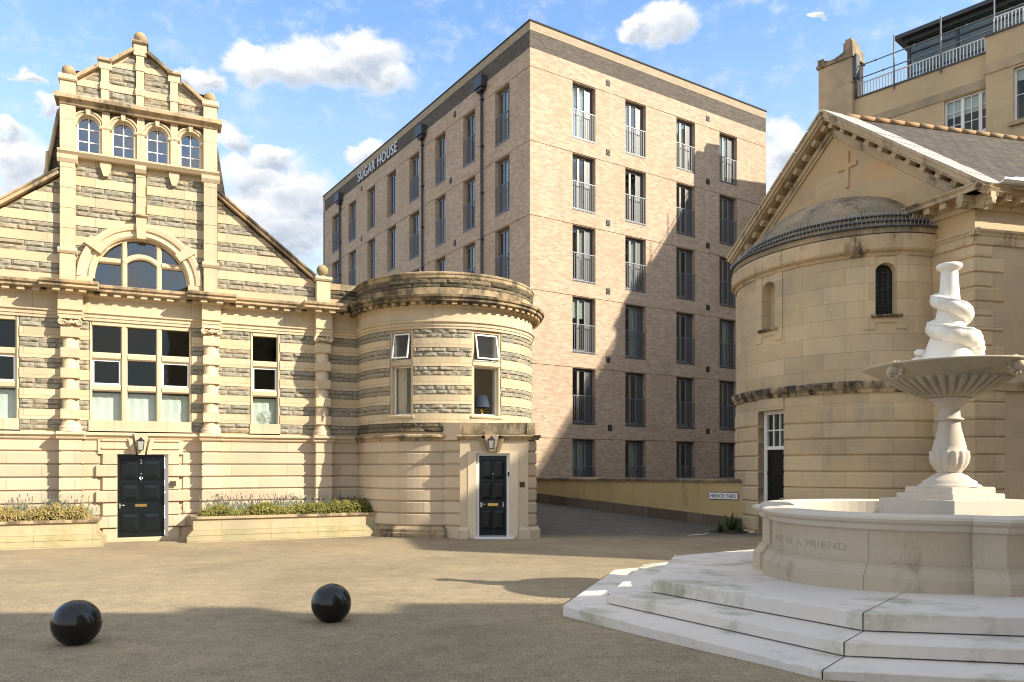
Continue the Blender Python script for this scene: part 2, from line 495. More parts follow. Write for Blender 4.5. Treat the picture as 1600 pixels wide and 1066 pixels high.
M['marble'] = stone('white_marble', (.82, .795, .735), joints=False, streak=.22, warm=(.76, .68, .52), grey=(.62, .59, .52), patch=.05, grain=.5, rough=.5)
M['planter'] = stone('planter_stone', (.40, .345, .225), row=2, bw=1.1, joint=.6, var=.08, streak=.75, grey=(.30, .28, .16), moss=.4)
M['plinthmoss'] = stone('mossy_plinth', (.36, .315, .19), row=2, bw=1.1, joint=.55, var=.1, streak=.75, grey=(.25, .24, .12), moss=.6)
def ballmat():
    m, nt, b, out = newmat('black_gloss_ball')
    n = noise(nt, 3.5, 7, .75)
    L(nt, ramp(nt, n, [(.5, (.004, .004, .005)), (.85, (.020, .018, .015))]), b.inputs['Base Color'])
    L(nt, ramp(nt, n, [(.4, (.10, .10, .10)), (.8, (.30, .30, .30))]), b.inputs['Roughness'])
    bump(nt, b, noise(nt, 9, 5, .7), .05, .01); return m
M['blackball'] = ballmat()
M['soil'] = plain('soil', (.05, .035, .022), .95, 0, .3, 12, .2, .6)
M['hedge'] = leafmat('hedge_leaf', [(0, (.10, .12, .025)), (.35, (.17, .16, .035)), (.65, (.24, .19, .06)), (.85, (.12, .15, .035)), (1, (.28, .22, .08))])
M['hedgedry'] = leafmat('dry_hedge_leaf', [(0, (.20, .16, .05)), (.4, (.30, .22, .08)), (.7, (.36, .27, .13)), (1, (.15, .15, .04))])
M['lavleaf'] = leafmat('lavender_leaf', [(0, (.16, .21, .14)), (.5, (.22, .27, .19)), (1, (.13, .19, .12))])
M['lavflower'] = leafmat('lavender_flower', [(0, (.12, .07, .11)), (.5, (.18, .12, .15)), (1, (.10, .065, .07))])
M['yucca'] = leafmat('spiky_leaf', [(0, (.02, .05, .012)), (.5, (.04, .085, .02)), (1, (.07, .11, .03))])
M['text_white'] = plain('white_letter', (.62, .62, .62), .4, .1, .03)
M['text_black'] = plain('black_letter', (.012, .012, .012), .5)
M['navy'] = plain('navy_shade', (.02, .035, .075), .7, 0, .05, 20)
M['terracotta'] = stone('terracotta_ridge', (.27, .185, .105), row=4, bw=.45, joint=.5, var=.3, streak=.7, grey=(.26, .23, .16), warm=(.42, .19, .05))

# slate / asphalt / patterned cloth
def slatemat():
    m, nt, b, out = newmat('stone_slates')
    b.inputs['Roughness'].default_value = .8
    uvn = N(nt, 'ShaderNodeTexCoord')
    t = N(nt, 'ShaderNodeTexBrick'); t.offset = .5
    t.inputs['Scale'].default_value = 1; t.inputs['Mortar Size'].default_value = .022; t.inputs['Brick Width'].default_value = .34; t.inputs['Row Height'].default_value = .24
    t.inputs['Color1'].default_value = c4((.085, .062, .042)); t.inputs['Color2'].default_value = c4((.045, .034, .025)); t.inputs['Mortar'].default_value = c4((.018, .015, .012))
    L(nt, uvn.outputs['UV'], t.inputs[0])
    c = mix(nt, ramp(nt, noise(nt, 3.5, 6, .75), [(.52, (0, 0, 0)), (.68, (.6, .6, .6))]), t.outputs[0], (.14, .108, .062))
    L(nt, c, b.inputs['Base Color'])
    bump(nt, b, t.outputs['Fac'], -.5, .02)
    return m
M['slate'] = slatemat()
def asphalt(name, a, bb, al, ab):
    m, nt, b, out = newmat(name)
    b.inputs['Roughness'].default_value = .9; b.inputs['Specular IOR Level'].default_value = .2
    v = N(nt, 'ShaderNodeTexVoronoi'); v.inputs['Scale'].default_value = 130
    tc = N(nt, 'ShaderNodeTexCoord'); L(nt, tc.outputs['Object'], v.inputs['Vector'])
    sp = N(nt, 'ShaderNodeSeparateColor'); L(nt, v.outputs['Color'], sp.inputs[0])
    def chips(p, q): return ramp(nt, sp.outputs[0], [(0, Vector(p) * .62), (.5, p), (.9, q), (1, Vector(q) * 1.3)])
    # shade of the lane painted into the chips: darker and greyer, ragged edge
    sx = N(nt, 'ShaderNodeSeparateXYZ'); L(nt, tc.outputs['Object'], sx.inputs[0])
    ad = N(nt, 'ShaderNodeMath', operation='MULTIPLY_ADD'); L(nt, noise(nt, 1.2, 5, .6), ad.inputs[0]); ad.inputs[1].default_value = 1.6; L(nt, sx.outputs[1], ad.inputs[2])
    mr = N(nt, 'ShaderNodeMapRange'); L(nt, ad.outputs[0], mr.inputs[0]); mr.inputs[1].default_value = 19.2; mr.inputs[2].default_value = 20.6
    ch = mix(nt, mr.outputs[0], chips(a, bb), chips(al, ab))
    n2 = noise(nt, .35, 6, .65)
    c = mix(nt, 1, ch, ramp(nt, n2, [(.3, (.80, .81, .82)), (.7, (1.14, 1.12, 1.08))]), 'MULTIPLY')
    n3 = noise(nt, 5, 5, .7)
    c = mix(nt, 1, c, ramp(nt, n3, [(.3, (.86, .86, .86)), (.7, (1.12, 1.12, 1.12))]), 'MULTIPLY')
    n4 = noise(nt, 14, 2, .5)
    c = mix(nt, ramp(nt, n4, [(.8, (0, 0, 0)), (.84, (.3, .3, .3))]), c, (.42, .36, .26))
    n7 = noise(nt, .16, 3, .5, dist=1.2)
    c = mix(nt, ramp(nt, n7, [(.50, (0, 0, 0)), (.56, (.45, .45, .45))]), c, mix(nt, 1, c, (.80, .79, .78), 'MULTIPLY'))
    n8 = noise(nt, 1.1, 6, .75, mp=(1, 2.2, 1))
    c = mix(nt, 1, c, ramp(nt, n8, [(.25, (.84, .84, .85)), (.75, (1.12, 1.11, 1.1))]), 'MULTIPLY')
    L(nt, c, b.inputs['Base Color'])
    h = N(nt, 'ShaderNodeMath', operation='ADD'); L(nt, v.outputs['Distance'], h.inputs[0]); L(nt, noise(nt, 110, 3, .6), h.inputs[1])
    bump(nt, b, h.outputs[0], .45, .01)
    return m
M['asphalt'] = asphalt('buff_gravel_asphalt', (.305, .242, .152), (.42, .34, .225), (.125, .115, .098), (.19, .175, .15))
def cloth():
    m, nt, b, out = newmat('patterned_curtain')
    b.inputs['Roughness'].default_value = .8
    n = noise(nt, 7, 4, .7, dist=2.5)
    c = ramp(nt, n, [(.52, (.66, .52, .34)), (.60, (.62, .45, .26)), (.63, (.2, .12, .05))])
    L(nt, c, b.inputs['Base Color']); return m
M['cloth'] = cloth()
def artmat():
    m, nt, b, out = newmat('dark_print')
    n = noise(nt, 12, 5, .7)
    L(nt, ramp(nt, n, [(.4, (.03, .03, .03)), (.65, (.2, .19, .17))]), b.inputs['Base Color']); return m
M['art'] = artmat()

# ------------------------------------------------------------------ text
def text_mesh(s, size, extrude, align='CENTER', bold=0.0):
    cu = bpy.data.curves.new('letters', 'FONT'); cu.body = s; cu.size = size; cu.extrude = extrude
    cu.align_x = align; cu.align_y = 'CENTER'; cu.offset = bold; cu.resolution_u = 3; cu.space_character = 1.12
    o = bpy.data.objects.new('letters', cu); col.objects.link(o)
    dg = bpy.context.evaluated_depsgraph_get(); dg.update()
    me = bpy.data.meshes.new_from_object(o.evaluated_get(dg))
    bpy.data.objects.remove(o); bpy.data.curves.remove(cu)
    return me
def text_obj(s, size, extrude, S, u, z, out, mat, name, parent=None, width=None, height=None, bold=0.0, mirror=False):
    """text standing on surface S, read from outside"""
    me = text_mesh(s, size, extrude, bold=bold)
    xs = [v.co.x for v in me.vertices]; ys = [v.co.y for v in me.vertices]
    kx = width / (max(xs) - min(xs)) if width else 1
    ky = height / (max(ys) - min(ys)) if height else kx
    cx = (max(xs) + min(xs)) / 2; cy = (max(ys) + min(ys)) / 2
    for v in me.vertices:
        v.co = Vector(S.P(u + (v.co.x - cx) * kx, z + (v.co.y - cy) * ky, out + v.co.z))
    me.materials.clear(); me.materials.append(mat)
    return inst(me, name, parent)

# ================================================================== GROUND
def gz(x, y):
    t = min(max((y - 20.5) / 5.2, 0), 2.2)
    k = min(max((x + 6) / 4, 0), 1)
    z = -.03 + .57 * t * k
    z += .15 * min(max((9.2 - y) / 3.4, 0), 1.2) * min(max((x + 1.2) / 3, 0), 1)
    return z
def sheet(name, xs, ys, mat, dz=0.0, kind='structure'):
    mb = MB()
    v = []; f = []
    for y in ys:
        for x in xs: v.append((x, y, gz(x, y) + dz))
    W = len(xs)
    for j in range(len(ys) - 1):
        for i in range(W - 1): f.append((j * W + i, j * W + i + 1, (j + 1) * W + i + 1, (j + 1) * W + i))
    me = bpy.data.meshes.new(name); me.from_pydata(v, [], f); me.materials.append(mat)
    o = inst(me, name); o['kind'] = kind
    return o
def rng(a, b, n): return [a + (b - a) * i / n for i in range(n + 1)]
sheet('ground', [-600, -200, -80] + rng(-40, 40, 80) + [80, 200, 600], [-300, -80] + rng(-20, 50, 140) + [80, 200, 900], M['asphalt'])

# ================================================================== VICTORIAN HALL
HA = math.atan2(.42, .9075)
hall = empty('victorian_hall', (-8.8, 18.26, 0), HA)
tag(hall, 'Victorian stone hall striped pale and rock-faced, with gabled tower front and round corner bay', 'building')
F0 = Flat()
def band_z(k): return 2.555 + .462 * k
UP = lambda k: 6.10 + .458 * k        # rock bands of the gable
XL, XR = -4.55, 5.3
# lower rusticated wall ----------------------------------------------------
lw = MB()
DO = (-.60, .62)
for k in range(-1, 7):
    z0 = .26 + .30 * k + .016; z1 = z0 + .30 - .032
    if k == -1: z0 = -.1
    if k == 6: z1 = 2.36
    for a, b in ((XL, -.9), (.92, XR)): course(lw, F0, a, b, z0, z1, 0)
    for a, b in ((-1.66, -1.2), (1.33, 1.76), (4.04, 4.46)): course(lw, F0, a, b, z0, z1, .26)
    # door surround: alternating long and short blocks
    e = .10 if k % 2 == 0 else .0
    for sx in (-1, 1):
        cx = .01
        a, b = (cx - .94 - 0, cx - .51) if sx < 0 else (cx + .585, cx + .95)
        if z0 < 2.0:
            zz1 = min(z1, 2.0)
            if k % 2 == 0: course(lw, F0, a, b, z0, zz1, .075)
            else:
                if sx < 0: course(lw, F0, a + .13, b, z0 - .02, zz1 + .02, .03); course(lw, F0, a, a + .13, z0, zz1, -.03)
                else: course(lw, F0, a, b - .13, z0 - .02, zz1 + .02, .03); course(lw, F0, b - .13, b, z0, zz1, -.03)
slab(lw, F0, XL, -.9, -.1, 2.4, -.035, -.3); slab(lw, F0, .92, XR, -.1, 2.4, -.035, -.3)
slab(lw, F0, -.95, -.505, -.1, 2.4, -.05, -.3); slab(lw, F0, .60, .96, -.1, 2.4, -.05, -.3)
for a, b in ((-1.66, -1.2), (1.33, 1.76), (4.04, 4.46)): slab(lw, F0, a + .03, b - .03, -.1, 2.4, .225, -.02)
lw.build('lower_wall', M['ashlar'], hall)
dl = MB()   # lintel of the door with frames and keystone
slab(dl, F0, -.90, -.10, 2.005, 2.36, .03); slab(dl, F0, .12, .92, 2.005, 2.36, .03)
for a, b in ((-.82, -.16), (.18, .84)):
    run(dl, F0, a, b, [(.03, 2.12), (.065, 2.13), (.065, 2.15), (.03, 2.17)])
    run(dl, F0, a, b, [(.03, 2.30), (.065, 2.31), (.065, 2.33), (.03, 2.35)])
region(dl, F0, lambda z: .01 - .075 - .16 * (z - 2.0), lambda z: .01 + .075 + .16 * (z - 2.0), 1.99, 2.50, .15)
for sx in (-1, 1):
    region(dl, F0, lambda z, s=sx: .01 + s * (.16 + .2 * (z - 2.0)) - .045, lambda z, s=sx: .01 + s * (.16 + .2 * (z - 2.0)) + .045, 2.0, 2.37, .10)
dl.build('door_lintel', M['trim'], hall)
ds = MB()
ds.box(-.95, .97, -.26, .2, -.1, .0); ds.box(-.56, .58, -.04, .3, -.05, .035)
ds.build('door_step', M['trim'], hall)
# string course --------------------------------------------------------------
SP = [(-.1, 2.34), (.03, 2.34), (.05, 2.37), (.05, 2.40), (.11, 2.44), (.11, 2.475), (.02, 2.51), (-.1, 2.51)]
def offp(p, o): return [(a + o if a > -.05 else a, z) for a, z in p]
st = MB()
run(st, F0, XL, -1.67, SP); run(st, F0, -1.19, -.12, SP); run(st, F0, .14, 1.32, SP); run(st, F0, 1.77, 4.03, SP); run(st, F0, 4.47, XR, SP)
for a, b in ((-1.67, -1.19), (1.32, 1.77), (4.03, 4.47)): run(st, F0, a - .04, b + .04, offp(SP, .265))
st.build('string_course', M['trim'], hall)
# main storey bands ----------------------------------------------------------
OPN = [(-3.19, -2.45, 2.56, 5.12), (-1.08, 1.11, 2.56, 5.12), (2.46, 3.19, 2.56, 5.12)]
pb = MB(); rb = MB()
segs = []
x = XL
for o in OPN: segs.append((x, o[0])); x = o[1]
segs.append((x, XR))
for a, b in segs:
    for k in range(6):
        z = band_z(k)
        rock(rb, F0, a, b, z, z + .23, .0)
        if k < 5: slab(pb, F0, a, b, z + .231, z + .461, .012)
    slab(pb, F0, a + .01, b - .01, 2.5, 5.12, -.03, -.35)
# gable bands above the cornice
SLOPE = .774
def gl(z): return -1.66 - (8.41 - z) / SLOPE + .13
def gr(z): return 1.68 + (8.41 - z) / SLOPE - .13
def archx(z, r=1.2):
    d = z - 6.09
    if d < 0: return r
    return math.sqrt(max(r * r - d * d, 0)) if d < r else 0
for k in range(-1, 7):
    z = UP(k)
    zr0, zr1 = z, z + .245
    zp0, zp1 = z + .245, z + .458
    if k == -1: zr0 = 99; zp0 = 5.87
    if k == 6: zr0 = 99; zp0, zp1 = 99, 99
    # wings
    for side in (-1, 1):
        if side < 0: xl, xr = (lambda zz: max(XL, gl(zz))), (lambda zz: -1.64)
        else: xl, xr = (lambda zz: 1.70), (lambda zz: min(gr(zz), 4.06))
        if zr0 < 90 and zr0 < 8.3: rock(rb, F0, xl, xr, zr0, zr1, 0)
        if zp0 < 90 and zp0 < 8.3: region(pb, F0, xl, xr, zp0, zp1, .012)
    # tower front around the arch
    for side in (-1, 1):
        if side < 0: xl, xr = (lambda zz: -1.36), (lambda zz: min(-.11, -archx(zz)))
        else: xl, xr = (lambda zz: max(.13, archx(zz))), (lambda zz: 1.39)
        if zr0 < 90: rock(rb, F0, xl, xr, zr0, zr1, 0)
        if zp0 < 90: region(pb, F0, xl, xr, zp0, min(zp1, 8.66), .012)
region(pb, F0, lambda z: max(XL, gl(z)), lambda z: -1.2, 5.87, 8.45, -.03, -.45, 10)
region(pb, F0, lambda z: 1.2, lambda z: min(4.06, gr(z)), 5.87, 8.45, -.03, -.45, 10)
for s in (-1, 1):
    region(pb, F0, (lambda z: -1.5) if s < 0 else (lambda z: max(0, archx(z, 1.1))), (lambda z: -max(0, archx(z, 1.1))) if s < 0 else (lambda z: 1.5), 5.87, 8.95, -.03, -.45, 16)
slab(pb, F0, -1.36, 1.39, 8.642, 8.83, .012)
# tower top storey
WX = [-1.092, -.372, .355, 1.087]
def tower_arch(z, r): 
    d = z - 9.585
    return r if d < 0 else (math.sqrt(max(r * r - d * d, 0)) if d < r else 0)
edges = [-1.36] + [v for w in WX for v in (w, w)] + [1.38]
cols_ = []
for i, w in enumerate(WX):
    lo = -1.36 if i == 0 else (WX[i - 1] + w) / 2
    hi = 1.38 if i == 3 else (WX[i + 1] + w) / 2
    for s in (-1, 1):
        if s < 0: xl, xr = (lambda z, a=lo: a), (lambda z, w=w: w - tower_arch(z, .262))
        else: xl, xr = (lambda z, w=w: w + tower_arch(z, .262)), (lambda z, a=hi: a)
        region(pb, F0, xl, xr, 8.9, 9.56, -.01, -.3, 2)
        region(pb, F0, xl, xr, 9.56, 9.99, -.03, -.3, 12)
        rock(rb, F0, xl, xr, 9.66, 9.97, -.03, 2)
# top gable: cells between the slim pilasters
def topslope(x):
    ax = abs(x)
    if ax > .6: return 10.65 + (1.36 - ax) * .79
    return 11.20 + (.6 - ax) * .80
def inv_out(z, s):   # outer x where the coping underside is, for the outer and inner flights
    zz = z + .13
    if zz <= 10.65: return 1.36
    x1 = 1.36 - (zz - 10.65) / .79
    return max(x1, 0)
def inv_in(z):
    zz = z + .13
    if zz <= 11.2: return .66
    return max(.6 - (zz - 11.2) / .80, 0)
for s in (-1, 1):
    for (zz0, zz1, kind_) in ((10.19, 10.48, 'r'), (10.48, 10.64, 'p'), (10.64, 11.06, 'r'), (11.06, 11.2, 'p'), (11.2, 11.55, 'r')):
        fo = (lambda z: max(inv_out(z, 1), .83)); fi = (lambda z: max(min(inv_in(z), .66), .08))
        cells = [((lambda z: .83), fo), ((lambda z: .08), fi)]
        for ci, (a, b) in enumerate(cells):
            if s > 0: xl, xr = a, b
            else: xl, xr = (lambda z, b=b: -b(z)), (lambda z, a=a: -a(z))
            zt = zz1 if ci == 1 else min(zz1, 10.98)
            if zt - zz0 < .05: continue
            if kind_ == 'r': rock(rb, F0, xl, xr, zz0, zt, 0, 3 if zz1 - zz0 > .35 else 2)
            else: region(pb, F0, xl, xr, zz0, zt, .015)
gp = [(-1.5, 10.1), (1.5, 10.1), (1.5, 10.6), (1.36, 10.62), (.84, 11.0), (.84, 11.15), (.6, 11.15), (.1, 11.55), (-.1, 11.55), (-.6, 11.15), (-.84, 11.15), (-.84, 11.0), (-1.36, 10.62), (-1.5, 10.6)]
pb.vprism(gp, .03, .40)
slab(pb, F0, -1.5, 1.5, 8.6, 8.9, -.03, -.4); slab(pb, F0, -1.5, 1.5, 9.97, 10.15, -.03, -.4)
pb.build('banded_wall', M['band'], hall)
rb.build('rock_faced_courses', M['rock'], hall)
# slim pilasters and corner piers of the tower
tp = MB()
for a, b in ((-1.655, -1.345), (1.375, 1.685)):
    slab(tp, F0, a, b, 5.88, 6.55, .20, -.4); run(tp, F0, a - .035, b + .035, [(-.1, 6.55), (.22, 6.55), (.25, 6.6), (.25, 6.64), (.20, 6.68), (-.1, 6.68)])
    z = 6.68
    while z < 8.75:
        slab(tp, F0, a + .004, b - .004, z, min(z + .225, 8.78), .165 + (.008 if int(z * 4.4) % 2 else 0), -.4); z += .229
    slab(tp, F0, a, b, 8.93, 9.30, .14, -.4); slab(tp, F0, a, b, 9.303, 9.62, .135, -.4); slab(tp, F0, a, b, 9.623, 9.97, .14, -.4)
    slab(tp, F0, a, b, 10.17, 10.50, .12, -.36); run(tp, F0, a - .03, b + .03, [(-.39, 10.50), (.15, 10.50), (.17, 10.53), (.17, 10.60), (.10, 10.66), (-.30, 10.66), (-.39, 10.6), (-.39, 10.5)])
    run(tp, F0, a - .05, b + .05, [(-.1, 8.62), (.18, 8.62), (.22, 8.70), (.22, 8.79), (-.1, 8.79)])
for c_ in (-.734, -.003, .721):
    slab(tp, F0, c_ - .08, c_ + .08, 8.93, 9.97, .07)
    slab(tp, F0, c_ - .078, c_ + .078, 9.3, 9.303, .073)
    if abs(c_) > .1: region(tp, F0, lambda z, c_=c_: c_ - .05 - .06 * (z - 8.45) / .2 if z < 8.65 else c_ - .115, lambda z, c_=c_: c_ + .05 + .06 * (z - 8.45) / .2 if z < 8.65 else c_ + .115, 8.45, 8.79, .11)
    else:
        run(tp, F0, c_ - .12, c_ + .12, [(-.1, 8.62), (.14, 8.62), (.19, 8.7), (.19, 8.79), (-.1, 8.79)])
        z = 7.62
        while z < 8.6: slab(tp, F0, c_ - .098, c_ + .098, z, min(z + .225, 8.62), .09 + (.008 if int(z * 4.4) % 2 else 0)); z += .229
for c_, t_ in ((-.75, 11.13), (.72, 11.13), (-.015, 11.70)):
    slab(tp, F0, c_ - .085, c_ + .085, 10.19, t_, .065); 
    for z in (10.48, 11.06):
        if z < t_ - .1: slab(tp, F0, c_ - .10, c_ + .10, z, z + .16, .08)
slab(tp, F0, -.755 - .13, -.755 + .14, 10.95, 11.13, .075, -.38); slab(tp, F0, .72 - .13, .72 + .13, 10.95, 11.13, .075, -.38)
slab(tp, F0, -.155, .125, 11.42, 11.69, .085, -.38)
tp.build('tower_pier', M['trim'], hall)
# copings
cp = MB()
def raking(mb, p, q, th, y0, y1):
    (x0, z0), (x1, z1) = p, q
    d = Vector((x1 - x0, z1 - z0)).normalized(); n = Vector((-d.y, d.x)) * th
    if n.y < 0: n = -n
    poly = [(x0, z0), (x1, z1), (x1 + n.x, z1 + n.y), (x0 + n.x, z0 + n.y)]
    if x1 < x0: poly = [poly[1], poly[0], poly[3], poly[2]]
    mb.vprism(poly, y0, y1)
for s in (-1, 1):
    o = 0 if s < 0 else .02
    raking(cp, (s * 1.36 + o, 10.57), (s * .86 + o, 10.965), .075, -.13, .40)
    raking(cp, (s * .62 + o, 11.11), (s * .13 - .01, 11.50), .075, -.13, .40)
    run(cp, F0, s * .75 - .155 - (.0 if s < 0 else .03), s * .75 + .155 - (.0 if s < 0 else .03), [(-.42, 11.13), (.13, 11.13), (.13, 11.18), (.06, 11.22), (-.38, 11.22), (-.42, 11.18), (-.42, 11.13)])
    raking(cp, (s * 1.66 + o, 8.37), (s * 4.03 + o, 8.37 - 2.37 * SLOPE), .085, -.14, .5)
run(cp, F0, -.19, .16, [(-.42, 11.69), (.12, 11.69), (.14, 11.72), (.14, 11.75), (.04, 11.79), (-.36, 11.79), (-.42, 11.74), (-.42, 11.69)])
raking(cp, (-4.03, 8.37 - 2.37 * SLOPE), (-4.5, 8.37 - 2.84 * SLOPE), .085, -.14, .5)
cp.build('coping', M['weathered'], hall)
cw = MB()
for s in (-1, 1):
    o = 0 if s < 0 else .02
    raking(cw, (s * 1.66 + o, 8.455), (s * 4.05 + o, 8.455 - 2.39 * SLOPE), .04, -.18, .52)
cw.build('coping_capping', M['coping'], hall)
# tower cornices
tc_ = MB()
run(tc_, F0, -1.70, 1.73, [(-.1, 8.78), (.17, 8.78), (.24, 8.86), (.24, 8.90), (.0, 8.935), (-.1, 8.935)])
tc_.build('tower_sill', M['trim'], hall)
tc2 = MB()
run(tc2, F0, -1.66, 1.69, [(-.1, 9.95), (.16, 9.95), (.19, 10.02), (.27, 10.06), (.27, 10.13), (.22, 10.18), (.0, 10.21), (-.1, 10.21)])
tc2.box(-1.76, -1.66, -.27, .3, 10.05, 10.17); tc2.box(1.69, 1.79, -.27, .3, 10.05, 10.17)
tc2.build('tower_cornice', M['weathered'], hall)
# finial balls
for (x, z, r) in ((-1.50, 10.81, .145), (1.53, 10.81, .135), (-.015, 11.92, .145), (4.245, 6.80, .15)):
    b_ = MB(); y = .13 if z > 7 else -.06
    b_.lathe([(0.0, 0), (.11, 0), (.09, .03), (.06, .06)], 16, (x, y, z - r - .035)); b_.sphere((x, y, z), r, 20, 14)
    b_.build('finial_ball', M['ball'], hall)
# turret roof behind the tower front
tr = MB()
for s in (-1, 1): pass
sect = [(-1.72, 10.1), (-2.07, 8.0), (2.0, 8.0), (1.68, 10.1), (0, 11.35)]
tr.v = []; 
for i in range(5):
    p, q = sect[i], sect[(i + 1) % 5]
    tr.face([(p[0], .45, p[1]), (q[0], .45, q[1]), (q[0], 6, q[1]), (p[0], 6, p[1])][::-1])
tr.face([(x, .45, z) for x, z in sect])
for s in (-1, 1):
    tr.face([(s * 1.6, .5, 8.42), (s * 4.6, .5, 8.42 - 3 * SLOPE), (s * 4.6, 12, 8.42 - 3 * SLOPE), (s * 1.6, 12, 8.42)])
    tr.face([(s * 1.6, 6, 8.42), (0, 6, 9.6), (0, 12, 9.6), (s * 1.6, 12, 8.42)])
tr.build('roof', M['slate'], hall)
tg = MB(); tg.tube([(-1.72, .42, 10.02), (-2.06, .42, 8.1)], .045, 8); tg.tube([(-1.95, .40, 9.0), (-1.98, .40, 8.2)], .04, 8)
tg.build('rainwater_pipe', M['churchwarm'], hall)
hb = MB(); hb.box(XL, XL + .3, .1, 12, -.1, 5.9); hb.box(5.2, 5.5, .3, 12, -.1, 6.2); hb.box(XL, 5.5, 11.7, 12, -.1, 5.9); hb.box(XL, 7.5, .45, 12, 5.9, 6.0)
hb.build('rear_wall', M['ashlar'], hall)
# main entablature -----------------------------------------------------------
ARC = [(-.1, 5.09), (.03, 5.09), (.03, 5.15), (.05, 5.16), (.05, 5.22), (.09, 5.25), (.09, 5.28), (.03, 5.29), (.03, 5.62), (.08, 5.66), (-.1, 5.66)]
COR = [(-.1, 5.715), (.28, 5.715), (.30, 5.73), (.30, 5.79), (.345, 5.81), (.36, 5.865), (.30, 5.885), (.0, 5.91), (-.1, 5.91)]
en = MB(); co = MB(); de = MB()
PR = [(-1.68, -1.19), (1.33, 1.76), (4.04, 4.45)]
spans = [(XL, -1.68), (-1.19, 1.33), (1.76, 4.04), (4.45, 5.25)]
def dentils(mb, S, a, b, out, sp=.295, w=.145, zc=(5.645, 5.715), d=.2):
    n = max(1, int(round((b - a) / sp)))
    for i in range(n):
        c = a + (b - a) * (i + .5) / n
        slab(mb, S, c - w / 2, c + w / 2, zc[0], zc[1], out + d, out)
for a, b in spans:
    run(en, F0, a, b, ARC); run(co, F0, a, b, COR); dentils(de, F0, a, b, .04)
    slab(de, F0, a, b, 5.66, 5.716, .1)
for a, b in PR:
    run(en, F0, a, b, offp(ARC, .27)); run(co, F0, a - .33, b + .33, offp(COR, .27)); dentils(de, F0, a - .14, b + .14, .30)
    slab(de, F0, a - .06, b + .06, 5.66, 5.716, .36)
en.build('frieze', M['trim'], hall)
co.build('cornice', M['weathered'], hall)
de.build('dentil_course', M['trim'], hall)
# columns with blocks, capitals and bases ---------------------------------------
def column_mesh(cx):
    m = MB()
    r = .168
    prof = [(.23, 2.505), (.23, 2.56), (.215, 2.565), (.235, 2.60), (.215, 2.64), (.19, 2.65), (.20, 2.68), (.185, 2.70), (r, 2.73), (r, 4.86), (.155, 4.88), (.175, 4.90)]
    m.lathe(prof, 24, (cx, -.10, 0))
    for k in range(5):
        z = band_z(k) + .233
        course(m, F0, cx - .185, cx + .185, z, z + .226, .30, -.02, .01)
    return m
def capital_mesh(cx):
    m = MB()
    slab(m, F0, cx - .21, cx + .21, 5.055, 5.09, .33)
    for s in (-1, 1):
        for yy in (-.31,):
            pth = []
            for i in range(26):
                t = i / 25 * 2.6 * math.pi; rr = .075 * (1 - i / 32)
                pth.append((cx + s * (.165 + rr * math.sin(t)) , yy, 4.975 + rr * math.cos(t)))
            m.tube(pth, .017, 6)
            m.tube([(cx + s * .165, yy + .24, 4.975), (cx + s * .165, yy, 4.975)], .062, 12)
    m.tube([(cx - .13, -.30, 5.01), (cx - .07, -.325, 4.975), (cx, -.335, 4.96), (cx + .07, -.325, 4.975), (cx + .13, -.30, 5.01)], .028, 8)
    for i in range(7): m.sphere((cx + random.uniform(-.1, .1), -.32, 4.98 + random.uniform(-.04, .05)), .028, 8, 6)
    slab(m, F0, cx - .17, cx + .17, 4.90, 5.06, .22)
    return m
for cx in (-1.44, 1.545, 4.23):
    c_ = column_mesh(cx).build('column', M['trim'], hall)
    capital_mesh(cx).build('capital', M['trim'], c_)
    
# third pier pedestal and low parapet
p3 = MB()
slab(p3, F0, 4.07, 4.42, 5.9, 6.50, .22, -.15); run(p3, F0, 4.03, 4.46, [(-.19, 6.5), (.25, 6.5), (.28, 6.54), (.28, 6.58), (.2, 6.62), (-.14, 6.62), (-.19, 6.58), (-.19, 6.5)])
p3.build('parapet_pedestal', M['trim'], hall)
pp = MB(); slab(pp, F0, 4.42, 5.35, 5.9, 6.1, .0, -.3); slab(pp, F0, 4.42, 5.35, 6.1, 6.3, -.04, -.3); slab(pp, F0, 4.42, 5.35, 6.34, 6.5, .03, -.33)
pp.build('parapet', M['bayparapet'], hall)
pr = MB(); rock(pr, F0, 4.43, 5.33, 6.1, 6.34, 0, 2); pr.build('parapet_rock_facing', M['rockdark'], hall)
# arch surround ---------------------------------------------------------------
aw = MB()
AC = (.01, 6.09)
def arc_run(mb, c, prof, a0, a1, n, taper=None):
    """prof [(radius,out)] swept about c in the facade plane"""
    for i in range(n):
        t0 = a0 + (a1 - a0) * i / n; t1 = a0 + (a1 - a0) * (i + 1) / n
        for j in range(len(prof) - 1):
            (r0, o0), (r1, o1) = prof[j], prof[j + 1]
            P = lambda r, o, t: F0.P(c[0] + r * math.cos(t), c[1] + r * math.sin(t), o)
            mb.face([P(r0, o0, t0), P(r1, o1, t0), P(r1, o1, t1), P(r0, o0, t1)], [(r0, t0), (r1, t0), (r1, t1), (r0, t1)])
    for t, rev in ((a0, False), (a1, True)):
        pts = [F0.P(c[0] + r * math.cos(t), c[1] + r * math.sin(t), o) for r, o in prof]
        mb.face(pts if rev else pts[::-1])
AP = [(1.02, -.3), (1.02, .05), (1.06, .09), (1.10, .09), (1.12, .06), (1.18, .06), (1.20, .10), (1.29, .12), (1.33, .12), (1.35, .08), (1.35, -.1)]
arc_run(aw, AC, AP, 0, math.pi, 48)
for s in (-1, 1):
    slab(aw, F0, *sorted((AC[0] + s * 1.02, AC[0] + s * 1.34)), 5.89, 6.09, .10)
